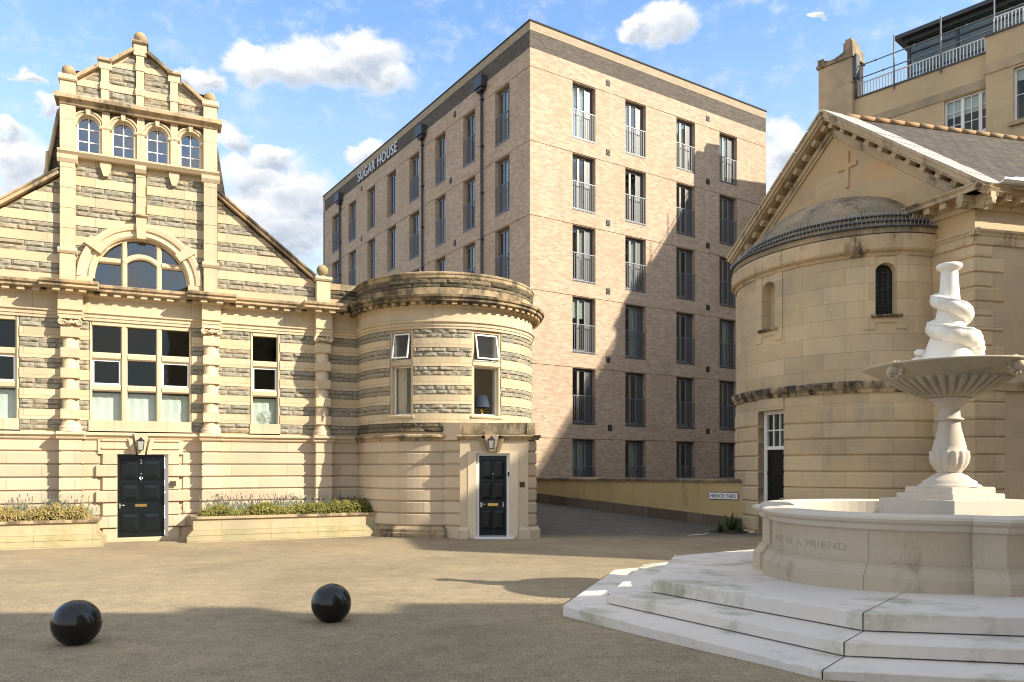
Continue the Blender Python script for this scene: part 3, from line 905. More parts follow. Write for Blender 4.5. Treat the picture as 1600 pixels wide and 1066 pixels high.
def voussoir(mb, ang, r0, r1, hw, out):
    d = Vector((math.cos(ang), math.sin(ang))); n = Vector((-d.y, d.x))
    c = Vector(AC)
    q = [c + d * r0 - n * hw * .8, c + d * r1 - n * hw, c + d * r1 + n * hw, c + d * r0 + n * hw * .8]
    mb.vprism([(p.x, p.y) for p in q], -out, .2)
for a in (38, 142): voussoir(aw, R(a), 1.0, 1.40, .12, .16)
voussoir(aw, R(90), .98, 1.50, .115, .18)
aw.build('arch_surround', M['trim'], hall)
kc = MB(); run(kc, F0, -.13, .15, [(-.1, 7.57), (.2, 7.57), (.23, 7.6), (.23, 7.63), (-.1, 7.65)]); kc.build('keystone_cap', M['weathered'], hall)

# windows ---------------------------------------------------------------------
def mullion(mb, x0, x1, z0, z1, y=-.0, d=.16, ch=.03):
    mb.v; 
    if (z1 - z0) > (x1 - x0):
        pts = [(x0, d), (x0, y + ch), (x0 + ch, y), (x1 - ch, y), (x1, y + ch), (x1, d)]
        for i in range(5):
            p, q = pts[i], pts[i + 1]
            mb.face([(p[0], p[1], z0), (q[0], q[1], z0), (q[0], q[1], z1), (p[0], p[1], z1)])
    else:
        pts = [(z0, d), (z0, y + ch), (z0 + ch, y), (z1 - ch, y), (z1, y + ch), (z1, d)]
        for i in range(5):
            p, q = pts[i], pts[i + 1]
            mb.face([(x0, p[1], p[0]), (x1, p[1], p[0]), (x1, q[1], q[0]), (x0, q[1], q[0])])
def pane(name, x0, x1, z0, z1, y, parent, mat='oldglass'):
    m = MB(); m.box(x0, x1, y, y + .006, z0, z1); return m.build(name, M[mat], parent)
def wframe(mb, x0, x1, z0, z1, y, t=.035, d=.05):
    mb.box(x0, x0 + t, y, y + d, z0, z1); mb.box(x1 - t, x1, y, y + d, z0, z1)
    mb.box(x0 + t, x1 - t, y, y + d, z0, z0 + t); mb.box(x0 + t, x1 - t, y, y + d, z1 - t, z1)
ROWS = [(2.79, 3.475), (3.625, 4.215), (4.375, 5.0)]
def stone_window(lights, xa, xb):
    m = MB()
    x0, x1 = lights[0][0], lights[-1][1]
    mullion(m, xa, x0, 2.78, 5.11); mullion(m, x1, xb, 2.78, 5.11)
    for i in range(len(lights) - 1): mullion(m, lights[i][1], lights[i + 1][0], 2.78, 5.02, .01)
    for a, b in lights:
        for r0, r1 in ((3.475, 3.625), (4.215, 4.375)): mullion(m, a, b, r0, r1, .012)
    m.box(x0, x1, .0, .2, 5.0, 5.11)
    m.box(xa, xb, -.03, .2, 2.54, 2.79)
    w = m.build('window', M['trim'], hall)
    for i, (a, b) in enumerate(lights):
        for j, (r0, r1) in enumerate(ROWS):
            pane('pane', a, b, r0, r1, .12, w)
            if j == 1 and i != 1 or (j == 1 and len(lights) == 1):
                f = MB(); wframe(f, a, b, r0, r1, .07, .04, .05); f.build('casement', M['white'], w)
        bl = MB()
        for k in range(7):
            xx0 = a - .04 + (b - a + .08) * k / 7; xx1 = a - .04 + (b - a + .08) * (k + 1) / 7
            yy = .20 + .012 * (k % 2)
            bl.face([(xx0, yy, 2.75), (xx1, .20 + .012 * ((k + 1) % 2), 2.75), (xx1, .20 + .012 * ((k + 1) % 2), 3.44), (xx0, yy, 3.44)])
        bl.build('net_blind', M['blind'], w)
    return w
stone_window([(-1.022, -.427), (-.289, .323), (.453, 1.057)], -1.09, 1.12)
stone_window([(2.53, 3.118)], 2.455, 3.195)
stone_window([(-3.118, -2.53)], -3.195, -2.455)
# rooms behind
rm = MB()
def room(x0, x1, y0, y1, z0, z1):
    rm.face([(x0, y1, z0), (x1, y1, z0), (x1, y1, z1), (x0, y1, z1)]); rm.face([(x0, y0, z0), (x0, y1, z0), (x0, y1, z1), (x0, y0, z1)])
    rm.face([(x1, y1, z0), (x1, y0, z0), (x1, y0, z1), (x1, y1, z1)]); rm.face([(x0, y0, z0), (x1, y0, z0), (x1, y1, z0), (x0, y1, z0)]); rm.face([(x0, y0, z1), (x0, y1, z1), (x1, y1, z1), (x1, y0, z1)])
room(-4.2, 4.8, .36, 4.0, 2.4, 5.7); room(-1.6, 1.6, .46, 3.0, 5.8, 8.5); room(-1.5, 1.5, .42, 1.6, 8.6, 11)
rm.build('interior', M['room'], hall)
# arched window
m = MB()
arc_run(m, AC, [(.98, .0 - .14), (.98, -.02), (1.03, -.02), (1.03, -.14)], 0, math.pi, 40)
RI = .99
def chord(z): return math.sqrt(max(RI * RI - max(z - AC[1], 0) ** 2, 0))
for (a, b) in ((-.427, -.289), (.313, .453)):
    zt = AC[1] + math.sqrt(RI * RI - (max(abs(a), abs(b)) - .01) ** 2) + .03
    mullion(m, a + .01, b - .005, 5.91, zt, .02)
for s in (-1, 1):
    a, b = sorted((s * .44, s * .93)); mullion(m, a + .01, b + .01, 6.47, 6.60, .025)
arc_run(m, (.01, 6.20), [(.43, -.15), (.43, -.03), (.46, -.01), (.53, -.01), (.55, -.03), (.55, -.15)], R(42), R(138), 14)
for s in (-1, 1): pass
m.box(-.98, 1.0, .02, .2, 5.88, 5.93)
w = m.build('arched_window', M['trim'], hall)
g = MB(); pts = [(.01 + RI * math.cos(R(t)), 6.09 + RI * math.sin(R(t))) for t in range(0, 181, 6)]
g.vprism([(-.98, 5.92), (1.0, 5.92)] + pts, .13, .136); g.build('pane', M['archglass'], w)
# tower round-headed windows
for wx in WX:
    m = MB()
    arc_run(m, (wx, 9.585), [(.232, -.18), (.232, .02), (.25, .05), (.28, .05), (.29, .03), (.30, .07), (.335, .075), (.345, .05), (.345, -.05)], 0, math.pi, 24)
    for s in (-1, 1):
        a, b = sorted((wx + s * .232, wx + s * .285)); slab(m, F0, a, b, 8.92, 9.56, .03, -.18)
        a, b = sorted((wx + s * .225, wx + s * .35)); run(m, F0, a, b, [(-.1, 9.53), (.07, 9.53), (.09, 9.56), (.09, 9.59), (-.1, 9.60)])
    region(m, F0, lambda z, wx=wx: wx - .035 - .1 * (z - 9.8), lambda z, wx=wx: wx + .035 + .1 * (z - 9.8), 9.80, 9.97, .12)
    w = m.build('tower_window', M['trim'], hall)
    f = MB()
    arc_run(f, (wx, 9.585), [(.205, -.14), (.205, -.09), (.235, -.09), (.235, -.14)], 0, math.pi, 20)
    for s in (-1, 1): a, b = sorted((wx + s * .205, wx + s * .235)); slab(f, F0, a, b, 8.93, 9.585, -.09, -.14)
    slab(f, F0, wx - .012, wx + .012, 8.95, 9.80, -.092, -.13)
    for z in (9.24, 9.53): slab(f, F0, wx - .21, wx + .21, z - .011, z + .011, -.094, -.13)
    slab(f, F0, wx - .21, wx + .21, 8.925, 8.965, -.088, -.14)
    f.build('glazing_bars', M['white'], w)
    g = MB(); g.vprism([(wx - .22, 8.93), (wx + .22, 8.93)] + [(wx + .22 * math.cos(R(t)), 9.585 + .22 * math.sin(R(t))) for t in range(0, 181, 12)], .115, .121)
    g.build('pane', M['skyglass'], w)
# doors -----------------------------------------------------------------------
def panel_door(S, u0, u1, z0, z1, out, parent, num, rows, numat, name='front_door'):
    m = MB(); W = u1 - u0
    slab(m, S, u0, u1, z0, z1, out, out - .05)
    xs = [(u0 + .08 * W, u0 + .46 * W), (u0 + .54 * W, u0 + .92 * W)]
    for a, b in rows:
        for p, q in xs:
            wl = .025
            run(m, S, p - .012, q + .012, [(out, a - .012), (out + .012, a - .006), (out + .012, a), (out, a)])
            run(m, S, p - .012, q + .012, [(out, b), (out + .012, b), (out + .012, b + .006), (out, b + .012)])
            for e in (p - .012, q): run(m, S, e, e + .012, [(out, a), (out + .012, a), (out + .012, b), (out, b)])
            i = min(.09, (q - p) * .28); h = .028
            A = [(p, a), (q, a), (q, b), (p, b)]; B = [(p + i, a + i), (q - i, a + i), (q - i, b - i), (p + i, b - i)]
            for k in range(4):
                x0, x1 = A[k], A[(k + 1) % 4]; y0, y1 = B[k], B[(k + 1) % 4]
                m.face([S.P(x0[0], x0[1], out + .002), S.P(x1[0], x1[1], out + .002), S.P(y1[0], y1[1], out + h), S.P(y0[0], y0[1], out + h)])
            m.face([S.P(x, z, out + h) for x, z in B])
    d = m.build(name, M['doorpaint'], parent)
    zc = z0 + (z1 - z0) * .385
    lp = MB(); uc = (u0 + u1) / 2; slab(lp, S, uc - .125, uc + .125, zc - .033, zc + .033, out + .012, out); slab(lp, S, uc - .09, uc + .09, zc - .012, zc + .014, out + .018, out)
    lp.build('letter_plate', M['brass'], d)
    hd = MB(); hd.tube([S.P(u0 + .05, zc + .01, out), S.P(u0 + .05, zc + .01, out + .05), S.P(u0 + .16, zc + .01, out + .055)], .012, 8); slab(hd, S, u0 + .03, u0 + .07, zc - .06, zc + .05, out + .008, out)
    hd.build('handle', M['steel'], d)
    kn = MB(); kn.sphere(S.P(uc, z0 + (z1 - z0) * .77, out + .02), .018, 10, 8); kn.build('door_viewer', M['steel'], d)
    text_obj(num[0], .12, .004, S, num[1], num[2], out + .006, numat, 'door_number', d, height=num[3])
    return d
DR = [(.18, .60), (.90, 1.28), (1.42, 1.86)]
d2 = panel_door(F0, -.50, .50, .04, 1.985, -.09, hall, ('2', .005, 1.83, .10), DR, M['steel'])
kn = MB(); kn.tube([(.0, .085, 1.50), (.03, .06, 1.44), (.0, .05, 1.38), (-.03, .06, 1.44), (0, .085, 1.50)], .011, 8); kn.build('knocker', M['steel'], d2)
m = MB(); slab(m, F0, .503, .60, .02, 2.0, -.05, -.2); slab(m, F0, -.52, .62, -.1, 2.1, -.2, -.3)
m.build('door_frame', M['white'], hall)

# ---- round bay ---------------------------------------------------------------
BAY = Cyl(7.55, -.25, 2.375)
bu = BAY.u
def hall_loc(X, Y):
    dx, dy = X + 8.8, Y - 18.26; c, s_ = math.cos(HA), math.sin(HA)
    return dx * c + dy * s_, -dx * s_ + dy * c
A0, A1 = bu(-96), bu(100)
PORCH = Flat(*(hall_loc(-1.255, 18.55)), -HA)
bl = MB()
for k in range(0, 7):
    z0 = .26 + .30 * k + .016; z1 = z0 + .30 - .032
    if k == 6: z1 = 2.36
    course(bl, BAY, A0, bu(-20), z0, z1, 0)
    course(bl, BAY, bu(27), A1, z0, z1, 0)
slab(bl, BAY, A0, bu(-18), -.1, 2.4, -.035, -.3); slab(bl, BAY, bu(26), A1, -.1, 2.4, -.035, -.3)
bl.build('bay_lower_wall', M['ashlar'], hall)
bp = MB()
run(bp, BAY, A0, bu(-20), [(-.1, -.1), (.13, -.1), (.13, .08), (.10, .10), (.10, .17), (.03, .24), (-.1, .26)])
bp.build('bay_plinth', M['bayparapet'], hall)
bs = MB(); run(bs, BAY, A0, A1, SP); bs.build('bay_string_course', M['weathered'], hall)
WIN = [(-55.0, -39.2), (-3.6, 16.4)]
solid = [(-96, -55.0), (-39.2, -3.6), (16.4, 100)]
pb = MB(); rb = MB(); rd = MB()
for k in range(6):
    z = band_z(k)
    if k == 0:
        rock(rd, BAY, A0, bu(-20), z, z + .23, 0); rock(rd, BAY, bu(30), A1, z, z + .23, 0)
        slab(pb, BAY, A0, A1, z + .231, z + .42, .012, -.3)
        for a, b in solid: slab(pb, BAY, bu(a), bu(b), z + .42, z + .461, .012, -.3)
        continue
    for a, b in solid:
        rock(rb, BAY, bu(a), bu(b), z, z + .23, 0, bmin=.2, bmax=.42)
        if k < 5: slab(pb, BAY, bu(a), bu(b), z + .231, z + .461, .012)
slab(pb, BAY, A0, A1, 2.5, 2.97, -.03, -.3)
for a, b in solid: slab(pb, BAY, bu(a), bu(b), 2.97, 5.12, -.03, -.3)
pb.build('bay_banded_wall', M['band'], hall)
rb.build('bay_rock_courses', M['rock'], hall)
rd.build('bay_weathered_course', M['rockdark'], hall)
be = MB(); bc = MB(); bd = MB()
run(be, BAY, A0, A1, ARC); be.build('bay_frieze', M['trim'], hall)
run(bc, BAY, A0, A1, COR); bc.build('bay_cornice', M['coping'], hall)
dentils(bd, BAY, A0, A1, .04, .23, .115); slab(bd, BAY, A0, A1, 5.66, 5.716, .1); bd.build('bay_dentils', M['weathered'], hall)
bq = MB(); slab(bq, BAY, A0, A1, 5.9, 6.09, .05, -.3); slab(bq, BAY, A0, A1, 6.09, 6.3, -.02, -.3)
run(bq, BAY, A0, A1, [(-.34, 6.31), (.03, 6.31), (.05, 6.34), (.05, 6.40), (.07, 6.42), (.07, 6.46), (.0, 6.49), (-.3, 6.49), (-.34, 6.45), (-.34, 6.31)]); bq.build('bay_parapet', M['bayparapet'], hall)
br_ = MB(); rock(br_, BAY, A0, A1, 6.09, 6.315, .025, 2); br_.build('bay_parapet_rock', M['rockdark'], hall)
bt = MB(); bt.prism([(7.54 + 2.2 * math.cos(R(t)), -.25 + 2.2 * math.sin(R(t))) for t in range(0, 360, 12)], 5.75, 5.85); bt.prism([(7.54 + 2.2 * math.cos(R(t)), -.25 + 2.2 * math.sin(R(t))) for t in range(0, 360, 12)], 2.30, 2.42)
bt.build('bay_floor', M['roomlight'], hall)
bi = MB()   # inner face of the bay room and its back wall
for a, b in solid:
    us = steps(BAY, bu(a), bu(b))
    for i in range(len(us) - 1): bi.face([BAY.P(us[i + 1], 2.4, -.31), BAY.P(us[i], 2.4, -.31), BAY.P(us[i], 5.8, -.31), BAY.P(us[i + 1], 5.8, -.31)])
bi.box(5.0, 10.0, .1, .2, 2.4, 5.8)
bi.build('bay_room', M['roomlight'], hall)
for wi, (a, b) in enumerate(WIN):
    m = MB()
    ua, ub = bu(a), bu(b)
    S = BAY
    # stone jambs, lintel, transom, sill
    slab(m, S, ua, ua + .06, 2.97, 5.12, -.02, -.28); slab(m, S, ub - .06, ub, 2.97, 5.12, -.02, -.28)
    slab(m, S, ua + .06, ub - .06, 5.02, 5.12, -.03, -.28)
    run(m, S, ua + .02, ub - .02, [(-.25, 4.19), (-.03, 4.19), (0, 4.22), (0, 4.31), (-.03, 4.34), (-.25, 4.34)])
    run(m, S, ua - .03, ub + .03, [(-.3, 2.90), (.03, 2.90), (.05, 2.93), (.05, 2.97), (-.02, 2.99), (-.3, 2.99)])
    w = m.build('bay_window', M['trim'], hall)
    f = MB()
    p0, p1 = BAY.P(ua + .06, 0, -.12), BAY.P(ub - .06, 0, -.12)
    an = math.atan2(p1[1] - p0[1], p1[0] - p0[0]); Lw = math.hypot(p1[0] - p0[0], p1[1] - p0[1])
    FW = Flat(p0[0], p0[1], an)
    def fr(mb, S, x0, x1, z0, z1, t, o, bk):
        slab(mb, S, x0, x0 + t, z0, z1, o, bk); slab(mb, S, x1 - t, x1, z0, z1, o, bk); slab(mb, S, x0 + t, x1 - t, z0, z0 + t, o, bk); slab(mb, S, x0 + t, x1 - t, z1 - t, z1, o, bk)
    fr(f, FW, 0, Lw, 4.34, 5.02, .03, .0, -.05)
    fr(f, FW, 0, Lw, 2.99, 4.19, .03, .0, -.05)
    f.build('window_frame', M['white'], w)
    # top-hung casement pushed out
    th = R(12); H_ = .63
    def tilt(p, FW=FW, th=th):
        # p given as (u, depth, dz below the hinge)
        o = .05 + p[2] * math.sin(th) + p[1] * math.cos(th); z = 4.99 - p[2] * math.cos(th) + p[1] * math.sin(th)
        return Vector(FW.P(p[0], z, o))
    cs = MB(xf=tilt); t = .03
    cs.box(.03, .03 + t, 0, .035, 0, H_); cs.box(Lw - .03 - t, Lw - .03, 0, .035, 0, H_); cs.box(.03 + t, Lw - .03 - t, 0, .035, 0, t); cs.box(.03 + t, Lw - .03 - t, 0, .035, H_ - t, H_)
    cs.build('open_casement', M['white'], w)
    cg = MB(xf=tilt); cg.box(.03 + t, Lw - .03 - t, .015, .02, t, H_ - t); cg.build('casement_pane', M['clear'], w)
    pg = MB(); slab(pg, FW, .03, Lw - .03, 3.02, 4.16, -.02, -.026); pg.build('pane', M['clear'], w)

# porch with door 3
po = MB(); W = 1.645
JU = (.39, 1.20)
slab(po, PORCH, 0, JU[0], -.1, 2.40, 0, -.7); slab(po, PORCH, JU[1], W, -.1, 2.40, 0, -.7); slab(po, PORCH, JU[0], JU[1], 2.03, 2.40, 0, -.7)
po.build('porch_wall', M['trim'], hall)
pc = MB()
CH = Flat(*PORCH.P(W, 0, 0)[:2], -HA + R(52))
_q = BAY.P(bu(-20.5), 0, .02); _p = PORCH.P(0, 0, -.01); RL = math.hypot(_p[0] - _q[0], _p[1] - _q[1])
RET = Flat(_q[0], _q[1], math.atan2(_p[1] - _q[1], _p[0] - _q[0]))
for k in range(0, 7):
    z0 = .26 + .30 * k + .016; z1 = z0 + .27
    course(pc, CH, .0, .34, z0, min(z1, 2.38), .0, -.3, .03)
    course(pc, RET, 0, RL, z0, min(z1, 2.38), .0, -.3, .03)
slab(pc, CH, .02, .33, -.1, 2.4, -.035, -.3); slab(pc, RET, .0, RL, -.1, 2.4, -.035, -.4); slab(pc, RET, -.1, RL, 2.35, 2.49, .03, -.5); slab(pc, RET, -.05, RL - .02, 2.49, 2.77, -.0, -.5)
run(pc, CH, -.02, .36, [(-.2, -.1), (.10, -.1), (.10, .18), (.02, .27), (-.2, .28)])
run(pc, PORCH, -.05, .2, [(-.2, -.1), (.05, -.1), (.05, .18), (.0, .25), (-.2, .26)]); run(pc, PORCH, 1.42, W + .04, [(-.2, -.1), (.05, -.1), (.05, .18), (.0, .25), (-.2, .26)])
pc.build('porch_quoins', M['ashlar'], hall)
pw = MB(); slab(pw, PORCH, .195, JU[0], .0, 2.08, .012, -.2); slab(pw, PORCH, JU[1], 1.40, .0, 2.08, .012, -.2); slab(pw, PORCH, JU[0], JU[1], 2.032, 2.08, .012, -.2)
pw.build('door_surround', M['planter'] if False else stone('new_limestone', (.70, .58, .40), joints=False, streak=.08, warm=(.66, .53, .36)), hall)
pk = MB()
run(pk, PORCH, -.06, .52, [(-.6, 2.36), (.04, 2.36), (.06, 2.40), (.10, 2.44), (.10, 2.48), (-.6, 2.50)]); run(pk, PORCH, 1.06, W + .06, [(-.6, 2.36), (.04, 2.36), (.06, 2.40), (.10, 2.44), (.10, 2.48), (-.6, 2.50)])
run(pk, PORCH, .52, 1.06, [(-.6, 2.44), (.04, 2.44), (.10, 2.45), (.10, 2.48), (-.6, 2.50)])
run(pk, CH, -.02, .38, [(-.4, 2.36), (.04, 2.36), (.06, 2.40), (.11, 2.44), (.11, 2.48), (-.4, 2.50)])
region(pk, PORCH, lambda z: .77 - .09 - .2 * (z - 2.08), lambda z: .77 + .09 + .2 * (z - 2.08), 2.075, 2.49, .14)
for s in (-1, 1): region(pk, PORCH, lambda z, s=s: .77 + s * (.15 + .38 * (z - 2.08)) - .04, lambda z, s=s: .77 + s * (.15 + .38 * (z - 2.08)) + .04, 2.08, 2.45, .06)
pk.build('porch_cornice', M['weathered'], hall)
pt = MB(); slab(pt, PORCH, -.02, W - .06, 2.5, 2.77, -.01, -.8); slab(pt, CH, -.02, .32, 2.5, 2.77, -.02, -.4); pt.build('porch_parapet', stone('blackened_stone', (.28, .225, .14), joints=False, black=.92, blackthr=.47, streak=.6), hall)
d3 = panel_door(PORCH, .462, 1.124, .05, 1.975, -.12, hall, ('3', 1.04, .79, .10), [(.18, .66), (.92, 1.32), (1.42, 1.86)], M['steel'])
m = MB(); slab(m, PORCH, .392, .460, .0, 2.03, -.07, -.2); slab(m, PORCH, 1.126, 1.198, .0, 2.03, -.07, -.2); slab(m, PORCH, .460, 1.126, 1.978, 2.03, -.07, -.2); slab(m, PORCH, .37, 1.22, -.1, 2.1, -.2, -.3)
m.build('door_frame', M['white'], hall)
m = MB(); slab(m, PORCH, 1.15, 1.185, 1.48, 1.58, -.055, -.07); m.build('door_bell', M['iron'], hall)
m = MB(); slab(m, PORCH, .35, 1.3, -.1, .015, .04, -.2); m.build('door_step', M['white'], hall)

# things on the hall -------------------------------------------------------------
def world(S, u, z, out):
    return hall_mat @ Vector(S.P(u, z, out))
hall_mat = Matrix.Translation((-8.8, 18.26, 0)) @ Matrix.Rotation(HA, 4, 'Z')
def lantern(S, u, z, out, rz, label):
    e = empty('wall_lantern', world(S, u, z, out), rz); e.scale = (.82, .82, .82); tag(e, label, 'lantern', 'wall lanterns over the doors')
    m = MB(); m.box(-.03, .03, -.03, .0, .02, .22); m.tube([(0, -.02, .2), (0, -.10, .25), (0, -.12, .20)], .012, 6)
    m.build('bracket', M['iron'], e)
    c = MB(); P = [(.085, -.035), (-.085, -.035), (-.085, -.205), (.085, -.205)]
    def frus(mb, h0, z0, h1, z1, cy=-.12):
        a = [(-h0, cy - h0, z0), (h0, cy - h0, z0), (h0, cy + h0, z0), (-h0, cy + h0, z0)]; b = [(-h1, cy - h1, z1), (h1, cy - h1, z1), (h1, cy + h1, z1), (-h1, cy + h1, z1)]
        for i in range(4): mb.face([a[i], a[(i + 1) % 4], b[(i + 1) % 4], b[i]])
        mb.face(b); mb.face(a[::-1])
    frus(c, .105, .14, .03, .21); frus(c, .03, .21, .03, .23); frus(c, .06, -.14, .065, -.115)
    for sx in (-1, 1):
        for sy in (-1, 1): c.tube([(sx * .062, -.12 + sy * .062, -.13), (sx * .09, -.12 + sy * .09, .14)], .008, 4)
    c.build('lantern_cage', M['iron'], e)
    g = MB(); frus(g, .058, -.115, .085, .138); g.build('lantern_glass', plain('frosted_glass', (.34, .34, .31), .15, 0, .05), e)
    return e
lantern(F0, .0, 2.20, .155, HA, 'small black wall lantern above the wide left door numbered 2')
lantern(PORCH, .77, 2.24, .145, 0, 'small black wall lantern above the narrow right door numbered 3')
def plaque(S, u, z, out, w, h, label, mat, rz):
    m = MB(); slab(m, S, u - w / 2, u + w / 2, z - h / 2, z + h / 2, out + .012, out); slab(m, S, u - w * .35, u + w * .35, z - h * .1, z + h * .25, out + .018, out)
    o = m.build('door_plaque', mat); o.location = (-8.8, 18.26, 0); o.rotation_euler = (0, 0, HA)
    tag(o, label, 'plaque', 'plaques beside the doors'); return o
plaque(F0, .69, 1.30, .075, .14, .13, 'brown square plaque on pale stone right of the wide door', plain('bronze_plaque', (.09, .065, .04), .5, .3, .1), 0)
plaque(PORCH, 1.50, 1.28, .0, .12, .13, 'dark metal entry plate on the porch right of the narrow door', plain('dark_bronze_plaque', (.06, .055, .035), .4, .5, .1), 0)
# lamp, picture, curtains, fan inside
pL = world(BAY, bu(8.5), 2.99, -.42)
lamp = empty('table_lamp', pL); tag(lamp, 'table lamp with dark blue shade on the sill of the right bay window', 'lamp')
m = MB(); m.lathe([(0, 0), (.09, 0), (.09, .02), (.04, .04), (.05, .10), (.075, .16), (.04, .24), (.015, .28), (.015, .32)], 16); m.build('lamp_base', M['brass'], lamp)
m = MB(); m.lathe([(.24, .22), (.15, .52), (.145, .52), (.235, .22)], 24); m.build('lamp_shade', M['navy'], lamp)
pP = world(Flat(0, .1, 0), 7.72, 3.98, .003)
pic = empty('framed_picture', pP, HA); tag(pic, 'small framed dark print on the wall behind the right bay window', 'picture')
m = MB(); wframe(m, -.19, .19, -.25, .25, -.03, .025, .03); m.build('picture_frame', M['white'], pic)
m = MB(); m.box(-.17, .17, -.012, -.002, -.23, .23); m.build('mount', M['blind'], pic)
m = MB(); m.box(-.085, .085, -.018, -.013, -.10, .13); m.build('print', M['art'], pic)
def curtain(S, u0, u1, z0, z1, out, mat, label, n=14):
    m = MB(); pr = None
    for i in range(n + 1):
        u = u0 + (u1 - u0) * i / n; o = out + .03 * math.sin(i * 1.9)
        if pr: 
            m.face([S.P(pr[0], z0, pr[1]), S.P(u, z0, o), S.P(u, z1, o), S.P(pr[0], z1, pr[1])], None, True)
            m.face([S.P(u, z0, o - .012), S.P(pr[0], z0, pr[1] - .012), S.P(pr[0], z1, pr[1] - .012), S.P(u, z1, o - .012)], None, True)
        pr = (u, o)
    o = m.build('curtain', mat); o.location = (-8.8, 18.26, 0); o.rotation_euler = (0, 0, HA)
    return tag(o, label, 'curtain')
curtain(BAY, bu(-52.5), bu(-45.5), 2.95, 4.3, -.22, M['cloth'], 'tan patterned curtain inside the left bay window')
fan = empty('desk_fan', world(F0, 2.86, 2.80, -.155), HA); tag(fan, 'round white desk fan behind glass of the narrow window beside the planter', 'fan')
m = MB()
for rr in (.05, .09, .13, .165):
    m.tube([(rr * math.cos(R(t)), 0, .19 + rr * math.sin(R(t))) for t in range(0, 361, 20)], .006, 5)
for t in range(0, 180, 15): m.tube([(.165 * math.cos(R(t)), 0, .19 + .165 * math.sin(R(t))), (-.165 * math.cos(R(t)), 0, .19 - .165 * math.sin(R(t)))], .004, 4)
m.build('guard', M['white'], fan)
m = MB()
for t in range(0, 360, 90):
    a = R(t); b = R(t + 55)
    m.face([(0, .015, .19), (.14 * math.cos(a), .005, .19 + .14 * math.sin(a)), (.15 * math.cos((a + b) / 2), .015, .19 + .15 * math.sin((a + b) / 2)), (.14 * math.cos(b), .03, .19 + .14 * math.sin(b))])
m.build('blades', M['blind'], fan)
m = MB(); m.lathe([(0, 0), (.09, 0), (.09, .02), (.015, .03), (.015, .1)], 14, (0, .05, -.02)); m.tube([(0, .03, .19), (0, .09, .19)], .04, 10); m.build('stand', M['white'], fan)

# planters --------------------------------------------------------------------
def planter(x0, x1, pr_, label, name='stone_planter'):
    e = empty(name, hall_mat @ Vector(((x0 + x1) / 2, -.4, 0)), HA); tag(e, label, 'planter', 'stone planters against the hall')
    a, b = x0 - (x0 + x1) / 2, x1 - (x0 + x1) / 2
    y0 = -pr_ + .4; y1 = .4 - .02
    m = MB()
    t = .14
    def ring(mb, ex, z0, z1, ins):
        mb.box(a - ex, b + ex, y0 - ex, y0 + ins, z0, z1); mb.box(a - ex, a + ins, y0 + ins, y1, z0, z1); mb.box(b - ins, b + ex, y0 + ins, y1, z0, z1)
    ring(m, .0, .24, .50, t); 
    m.build('planter_wall', M['planter'], e)
    m = MB()
    for z0, z1, ex in ((-.1, .12, .14), (.128, .16, .11), (.16, .20, .075), (.20, .236, .035)): ring(m, ex, z0, z1, t)
    ring(m, .10, .115, .13, t)
    m.build('planter_plinth', M['plinthmoss'], e)
    c = MB(); ring(c, .05, .50, .555, t + .04); c.build('planter_coping', M['weathered'], e)
    s = MB(); s.box(a + t, b - t, y0 + t, y1, .2, .49); s.build('soil', M['soil'], e)
    return e, (a + t, b - t, y0 + t, y1)
p1, r1 = planter(-4.3, -.86, 1.15, 'long stone planter with dry hedge at the left edge, left of the wide door')
p2, r2 = planter(1.10, 5.62, 1.15, 'long stone planter with green hedge and lavender between the two doors')
def hedge(base, rect, n, mat, label, h=.25):
    loc = base.location.copy(); rx0, rx1, ry0, ry1 = rect
    m = MB()
    for i in range(n):
        x = random.uniform(rx0, rx1)
        bump_ = .82 + .4 * mnoise.noise(Vector((x * 1.7, loc.x, 0))) + .25 * mnoise.noise(Vector((x * 6, 3, loc.x)))
        d = random.random() ** .6
        y = ry0 - .06 + random.uniform(0, min(.62, ry1 - ry0))
        yc = (y - ry0 - .25) / .34
        top = h * bump_ * math.sqrt(max(1 - yc * yc * .8, .12))
        z = .46 + top * d + .02
        edge = min((x - rx0) / .3, (rx1 - x) / .3, 1)
        z = .46 + (z - .46) * (.35 + .65 * max(edge, 0) ** .5)
        s = random.uniform(.011, .03)
        ax = Vector((random.gauss(0, 1), random.gauss(0, 1), random.gauss(0, 1))).normalized(); bx = ax.orthogonal().normalized()
        p = Vector((x, y, z)); a, b = ax * s * 1.5, bx * s * .62
        m.face([p - a, p + b, p + a, p - b])
    # woody twigs
    for i in range(int((rx1 - rx0) * 45)):
        x = random.uniform(rx0, rx1); y = ry0 + random.uniform(0, .5); 
        m.tube([(x, y, .44), (x + random.uniform(-.05, .05), y + random.uniform(-.05, .05), .44 + h * random.uniform(.5, 1.05))], .004, 3, False, False)
    o = m.build('low_hedge', mat); o.location = loc; o.rotation_euler = (0, 0, HA)
    tag(o, label, 'hedge', 'hedges in the stone planters'); return o
hedge(p1, r1, 19000, M['hedgedry'], 'dry yellow brown low hedge in the planter at the left edge', .44)
hedge(p2, r2, 24000, M['hedge'], 'green low hedge in the planter between the doors', .40)
